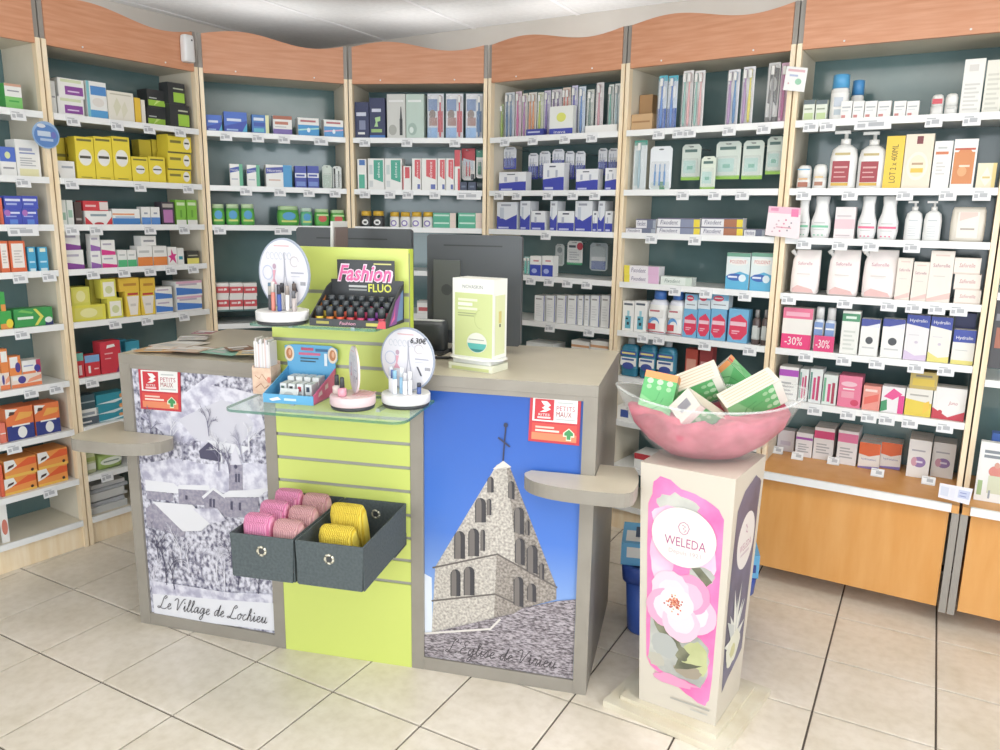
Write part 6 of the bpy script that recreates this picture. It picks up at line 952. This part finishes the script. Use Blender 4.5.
PKM = noise_mat('rose_print_deep', '#e86aa8', '#f28cc0', 8, rough=.4); PKL = noise_mat('rose_print_pale', '#f2a4c8', '#fadce8', 7, rough=.4, lo=.3, hi=.7); LFM = noise_mat('leaf_print', '#5a5c4c', '#8a8a72', 14, rough=.4); GRB = noise_mat('grey_leaf_print', '#9a9c98', '#c8c8c0', 8, rough=.4); LGM = noise_mat('pale_green_print', '#b4b886', '#d4d8a8', 6, rough=.4)
fr.poly(wob([(.09, .20), (.14, .165), (.30, .14), (.46, .12), (.62, .095), (.76, .075), (.86, .072), (.905, .10), (.92, .3), (.925, .6), (.91, .84), (.86, .875), (.72, .90), (.6, .915), (.45, .925), (.33, .95), (.22, .958), (.15, .93), (.13, .88), (.09, .84), (.085, .5)], 2, .006, rd), PKM)
blob(fr, .42, .85, .24, .05, GRB, j=.15); blob(fr, .45, .79, .32, .06, PKL, j=.12); blob(fr, .26, .64, .14, .12, PKL); blob(fr, .75, .66, .12, .08, PKL); blob(fr, .72, .60, .14, .035, GRB); fr.poly([(.6, .62), (.78, .56), (.84, .585), (.7, .63)], LFM)
fr.poly(wob([(.12, .20), (.28, .16), (.42, .145), (.60, .15), (.78, .14), (.85, .18), (.87, .26), (.84, .32), (.7, .35), (.5, .36), (.3, .375), (.14, .38)], 3, .01, rd), GRB); blob(fr, .70, .25, .16, .075, LGM, j=.12); blob(fr, .63, .19, .17, .03, M('#a89c88'), j=.2); fr.poly(wob([(.45, .185), (.52, .19), (.62, .20), (.80, .235), (.66, .225), (.55, .225), (.5, .235)], 2, .006, rd), LFM)
fr.poly(wob([(.12, .41), (.20, .425), (.30, .40), (.42, .345), (.54, .29), (.64, .265), (.60, .235), (.52, .225), (.42, .25), (.32, .29), (.20, .35)], 3, .009, rd), LFM); blob(fr, .32, .27, .17, .05, M('#b9bcb8'), j=.12); blob(fr, .22, .20, .10, .03, M('#c4c0b0'), j=.2); blob(fr, .45, .135, .3, .02, M('#ee9cc4'), j=.3)
PT = [M('#f6c2da'), M('#ef9cc6'), M('#fad6e4'), M('#f3aed0'), M('#f8cade')]
for a in range(5):
    t = math.radians(-15+72*a); cu_, cv_ = .50+.20*math.cos(t), .455+.068*math.sin(t)
    blob(fr, cu_, cv_, .225, .080, PT[a], 26, .04); blob(fr, cu_-.03*math.cos(t), cv_-.012*math.sin(t), .16, .056, M('#fbe2ec') if a != 1 else M('#f6c0da'), 24, .05)
blob(fr, .45, .462, .20, .066, M('#fbe6ee'), j=.06); blob(fr, .44, .465, .13, .042, M('#fdf4f2'), j=.1)
for k in range(90): a = rd.uniform(0, 6.28); r_ = min(abs(rd.gauss(0, .07)), .14); fr.ell(.43+r_*math.cos(a), .463+r_*math.sin(a)*.33, .012, .004, ['#d8684c', '#e89070', '#b84a3c', '#f0b48c'][k % 4], 6)
fr.ell(.50, .735, .36, .118, '#f4f0e6', 36)
fr.text('WELEDA', .52, .715, .46, .036, '#b84a8c'); fr.text('Depuis 1921', .52, .672, .36, .022, '#c8b0bc')
for q in ([(.46, .79), (.44, .775), (.46, .755), (.5, .747), (.54, .755), (.56, .775), (.54, .79), (.5, .797), (.46, .79)], [(.48, .785), (.52, .78), (.49, .77), (.53, .765), (.5, .757)]): fr.line(q, .012, '#c88cac', ASP)
fr.rect(.42, .055, .92, .062, '#b8b4ac'); fr.rect(.68, .035, .9, .041, '#ccc8c0')
sd = Print(b, facefn(1, 2)); DK = noise_mat('violet_night_print', '#585468', '#74708a', 6, rough=.4)
sd.poly(wob([(.14, .12), (.5, .16), (.86, .20), (.9, .6), (.9, .9), (.7, .95), (.35, .92), (.14, .86), (.1, .5)], 3, .012, rd), DK); sd.ell(.55, .70, .30, .115, '#efe8e4', 30); sd.text('WELEDA', .55, .68, .4, .03, '#c890a8'); sd.rect(.4, .645, .7, .655, '#d8c4cc'); sd.line([(.5, .77), (.56, .75), (.52, .74), (.58, .73)], .02, '#d0a8bc', ASP)
for k in range(9):
    a = math.radians(20+k*18); x, y = .45, .26; fr2 = .36+.1*(k % 2); sd.poly([(x, y), (x+.10*math.cos(a+.5), y+.5*fr2*math.sin(a+.3)*.6), (x+.4*math.cos(a), y+fr2*.62*math.sin(a)), (x+.10*math.cos(a-.5), y+.5*fr2*math.sin(a-.3)*.6)], ['#e4e4dc', '#d0d4d0', '#eeeee4'][k % 3])
blob(sd, .42, .27, .26, .07, M('#e9e8d4'), j=.15); blob(sd, .42, .26, .10, .03, M('#d8d49c'), j=.2)
b.obj('printed_body', u)
# --- clear bowl with pink tissue and boxes
cc = (top[0]+top[2])/2; ZB2 = ZT+.0008; PB = Plane((cc.x-math.cos(-YAW)*1, cc.y-math.sin(-YAW)*1), (cc.x, cc.y)); xa, za = PB.hit(617, 392); xb, zb_ = PB.hit(805, 408); mid = (xa+xb)/2; ha = (xb-xa)/2; zr = (za+zb_)/2
bc = PB.pt(mid, -.02, ZB2); 
u = thing('glass_bowl', 'clear oval bowl with pink tissue on the floral column', 'bowl', bc, PB.ang); hB = zr-ZB2
def shell(mb, prof, mt, n=36, tip=.02): mb.loft([(z_, rx, ry) for z_, rx, ry in prof], mt, n, 2.0, cap=False)
b = MB(); prof = [(.0, .002, .001), (.0, ha*.34, .055), (.006, ha*.48, .085), (hB*.3, ha*.68, .13), (hB*.62, ha*.85, .165), (hB*.92, ha*.98, .185), (hB, ha*1.0, .19), (hB+.004, ha*.985, .186), (hB*.9, ha*.955, .18), (hB*.6, ha*.83, .16), (hB*.3, ha*.655, .125), (.012, ha*.44, .08), (.010, .002, .001)]
i0 = len(b.v); shell(b, prof, MAT['clear'])
b.v = [(x, y, z_+(abs(x)/ha)**3*.035*(z_/hB)) for x, y, z_ in b.v]; b.obj('bowl_shell', u)
b = MB(); b.tube([(ha*.995*math.cos(t), .189*math.sin(t), hB+.002+abs(math.cos(t))**3*.035) for t in [2*math.pi*k/48 for k in range(49)]], .004, glass_mat('bowl_rim_plastic', '#e8ecec', .05, .25), 6); b.obj('rim', u)
b = MB(); tis = noise_mat('pink_tissue_paper', '#a82a48', '#cc5470', 16, rough=.6, bump=.8)
rg = [(.011, ha*.40, .07), (hB*.3, ha*.63, .12), (hB*.6, ha*.80, .152), (hB*.78, ha*.86, .158), (hB*.72, ha*.6, .11), (hB*.66, ha*.2, .04)]; b.loft(rg, tis, 40, 2.0)
b.v = [(x, y, z_+(.010*math.sin(9*math.atan2(y, x))+.006*math.sin(17*x*10))*(1 if z_ > hB*.5 else 0)+(abs(x)/ha)**3*.02*(z_/hB)) for x, y, z_ in b.v]; b.obj('tissue_paper', u)
def carton(label, px, py, dep, size, rot, style):
    w_, d_, h_ = size; b = MB(); whitec, grn = M('#f0ece0', .45), M('#5fc070', .45); b.box(-w_/2, w_/2, -d_/2, d_/2, -h_/2, h_/2, whitec)
    def pf(ax, sg):
        if ax == 'y': return Print(b, lambda a, v, l: (-w_/2+a*w_, sg*(d_/2+l), -h_/2+v*h_))
        if ax == 'z': return Print(b, lambda a, v, l: (-w_/2+a*w_, -d_/2+v*d_, sg*(h_/2+l)))
        return Print(b, lambda a, v, l: (sg*(w_/2+l), -d_/2+a*d_, -h_/2+v*h_))
    for ax in ('y', 'z'):
        for sg in (-1, 1):
            q = pf(ax, sg); q.rect(.0, .0, .86, 1, grn); q.poly([(0, 0), (.5, 0), (.2, 1), (0, 1)], '#86d08c')
            for k in range(3): q.ell(.80, .2+.3*k, .06, .10, '#bfe8bc', 8); q.ell(.68, .2+.3*k, .05, .08, '#a4dca4', 8)
            q.line([(.15, .2), (.3, .6), (.5, .7)], .02, '#3f9a54'); q.line([(.3, .15), (.42, .5), (.6, .55)], .015, '#3f9a54')
            if style != 'o' and ax == 'z': q.rect(.0, .0, 1, 1, '#ece6d4'); [q.rect(.06, .12+.17*k, .92, .17+.17*k, '#d8c4a8') for k in range(5)]
            if style == 'o': q.rect(.86, 0, 1, 1, '#ee9a54'); q.rect(0, 0, .12, 1, '#ee9a54'); q.ell(.06, .3, .07, .14, '#d83c3c', 12)
    for sg in (-1, 1):
        q = pf('x', sg)
        if style == 'b': q.rect(.3, .25, .7, .75, '#b8b8c0'); [q.rect(.32+.06*k, .28, .34+.06*k, .72, '#6a6a74') for k in range(6)]
        else: [q.rect(.12, .15+.16*k, .88, .2+.16*k, '#dcc8b0') for k in range(5)]
    d = ray(px, py); X = CAM+d*dep; o = link('product_box', b.mesh('bowl_carton'), None, X); o.rotation_euler = rot; tag(o, label, 'box', 'green boxes in the clear bowl'); return o
R_ = math.radians; DB = (bc-CAM).dot(FW)
def rot_cam(right, up):
    """orientation from the box x axis and z axis given in camera right/up/towards components"""
    x = (RT*right[0]+UP*right[1]-FW*right[2]).normalized(); zz = (RT*up[0]+UP*up[1]-FW*up[2]); zz = (zz-x*zz.dot(x)).normalized(); y = zz.cross(x); return Matrix((x, y, zz)).transposed().to_euler()
carton('green and orange box standing at the left of the bowl', 658, 398, DB+.02, (.15, .055, .10), rot_cam((.25, .95, -.1), (.9, -.25, .35)), 'o')
carton('green and white box lying highest in the bowl heap', 694, 388, DB+.085, (.18, .08, .085), rot_cam((.88, .38, .3), (-.3, .75, .6)), 'b')
carton('green box tip rising behind the heap centre', 736, 382, DB+.17, (.15, .06, .085), rot_cam((.62, -.65, .1), (.6, .6, .5)), 'o')
carton('white ended green box in front centre of the bowl', 703, 418, DB-.05, (.18, .085, .08), rot_cam((-.72, .42, .5), (.45, .8, .45)), 'b')
carton('bright green box at the right of the bowl heap', 752, 398, DB-.0, (.175, .075, .09), rot_cam((.86, .48, .1), (-.35, .75, .55)), 'g')
carton('white side up box low at the bowl right', 766, 404, DB+.13, (.10, .05, .05), rot_cam((.8, .45, -.4), (.2, .5, -.85)), 'g')
carton('dark green box deep in the bowl centre', 705, 414, DB+.17, (.09, .04, .05), rot_cam((.9, .1, -.2), (0, .8, .6)), 'g')
# --- blue bin with a packaging box, behind the column
A = gnd(622, 637); Bp = gnd(757, 630); L = .42; an = math.radians(17)
u = thing('recycling_bin', 'blue plastic recycling bin standing behind the floral column', 'bin', A, an); bm_ = M('#2f5fc4', .4); Lb = L+.02; hb = .27; db = .26
b = MB(); b.loft([(0, Lb*.45, db*.42), (.01, Lb*.47, db*.44), (hb*.78, Lb*.5, db*.5)], bm_, 28, 6, Lb/2, db/2); b.obj('bin_body', u)
b = MB(); b.loft([(hb*.78+.0005, Lb*.53, db*.53), (hb*.97, Lb*.54, db*.54), (hb, Lb*.53, db*.53), (hb+.0005, Lb*.49, db*.47), (hb*.8, Lb*.48, db*.46)], M('#2852b4', .4), 28, 6, Lb/2, db/2); b.obj('bin_rim', u)
b = MB(); b.box(-.02, Lb+.02, .03, db-.03, 0, .085, M('#5fb4e6', .4)); pr = Print(b, lambda a, v, l: (a, .03-l, v)); pr.rect(0, .03, .08, .07, W_); pr.rect(Lb-.08, .02, Lb+.01, .05, '#2a4aa0'); pr2 = Print(b, lambda a, v, l: (-.02+a*(Lb+.04), .03+v*(db-.06), .085+l)); pr2.rect(.03, .1, .2, .6, W_); pr2.rect(.1, .3, .16, .8, '#3a4c6c'); pr2.rect(.8, .1, .97, .5, '#dff0fa'); pr2.rect(.7, .5, .9, .8, '#2a4aa0')
o = link('packaging_box', b.mesh('packaging_box'), None, (A.x, A.y, hb+.0012), an); o.rotation_euler = (0, 0, an); tag(o, 'light blue and white packaging box lying on the blue bin', 'box')
# ================================================================ SIGNS ON THE SHELVING
def sign(pl, quad, name, label, cat, spec, base, off=.012, th=.0015):
    P = quadp(pl, off, quad); b = MB(); f = lambda a, v, l: ((1-a)*(1-v)*P[0][0]+a*(1-v)*P[1][0]+a*v*P[2][0]+(1-a)*v*P[3][0], -off-l, (1-a)*(1-v)*P[0][1]+a*(1-v)*P[1][1]+a*v*P[2][1]+(1-a)*v*P[3][1])
    b.slab(P, -off, -off+th, M(base)); Print(b, f).run(spec); tag(b.obj(name, None, pl.pt(0), pl.ang), label, cat)
dots = [('e', .2+.6*((k*37) % 11)/11, .15+.55*((k*53) % 13)/13, .03, .03, ['#d8b8c4', '#e08aa8', '#a8a0a8'][k % 3], 8) for k in range(11)]
sign(BAY[5], [(765, 235), (799, 239), (801, 208), (769, 206)], 'pink_notice', 'pink and white printed notice fixed across the maple posts', 'notice', [('r', 0, .78, 1, 1, '#f4c0d4'), ('r', .08, .85, .32, .95, '#ea94b8'), ('r', .72, .7, .94, .95, '#ee7aac'), ('r', .3, .3, .75, .34, '#e4a4b4')]+dots, '#f7e8ec', .03)
sign(BAY[5], [(783, 90), (804, 92), (808, 68), (787, 66)], 'white_notice', 'small white notice with green logo on the post top', 'notice', [('r', .1, .8, .9, .9, '#e8b8c0'), ('r', .2, .6, .6, .68, '#b8c0e0'), ('e', .65, .4, .15, .13, '#9ad0b0'), ('e', .2, .3, .04, .04, '#e0b0b0')], '#f5f5f4', .03)
sign(BAY[6], [(938, 497), (969, 505), (973, 489), (940, 483)], 'label_holder', 'clear plastic label holder at the cabinet post', 'label holder', [('r', .05, .2, .3, .8, '#d4d8e8'), ('r', .35, .2, .5, .8, '#e4e4f0'), ('r', .6, .3, .95, .8, '#c4cce8'), ('r', .65, .6, .85, .66, '#8a94c8'), ('r', .65, .4, .85, .46, '#8a94c8')], '#e9e9f2', CABOFF+.03)
pl = BAY[1]; s_, zc = pl.hit(46, 135, .03); b = MB(); n = 28; r = .062; b.slab([(r*math.cos(2*math.pi*k/n), r*.86*math.sin(2*math.pi*k/n)) for k in range(n)], 0, .003, M('#9cc0ea')); pr = Print(b, lambda a, v, l: (a, -l, v)); pr.ell(0, -.004, r*.9, r*.72, '#5f92d8', 28); pr.rect(-.04, -.006, .02, .014, '#d4e4f8'); pr.rect(-.03, -.024, .03, -.014, '#bcd4f4'); pr.ell(.034, .002, .012, .014, '#7a7cd0', 12); pr.ell(-.02, .034, .02, .008, '#e8eef8', 10)
tag(b.obj('shelf_talker', None, pl.pt(s_, .032, zc), pl.ang+.25), 'round pale blue shelf disc hanging on the left maple posts', 'sign')
pl = BAY[1]; s_, zt_ = pl.hit(187, 35, .03); _, zb_ = pl.hit(187, 62, .03); u = thing('air_freshener', 'white wall air freshener mounted on the wooden fascia', 'air freshener', pl.pt(min(s_, pl.w-.03), .002, zb_), pl.ang); hh = zt_-zb_
b = MB(); b.loft([(0, .024, .018), (.006, .028, .023), (hh*.8, .027, .024), (hh*.97, .025, .021), (hh, .02, .016)], M('#f2f2f2', .3), 20, 4.0, 0, -.025); b.obj('housing', u); b = MB(); b.loft([(0, .004, .004), (.002, .004, .004)], MAT['dark'], 10); e = b.obj('spray_nozzle', u); e.location = (.008, -.049, hh*.8); e.rotation_euler = (math.radians(90), 0, 0)
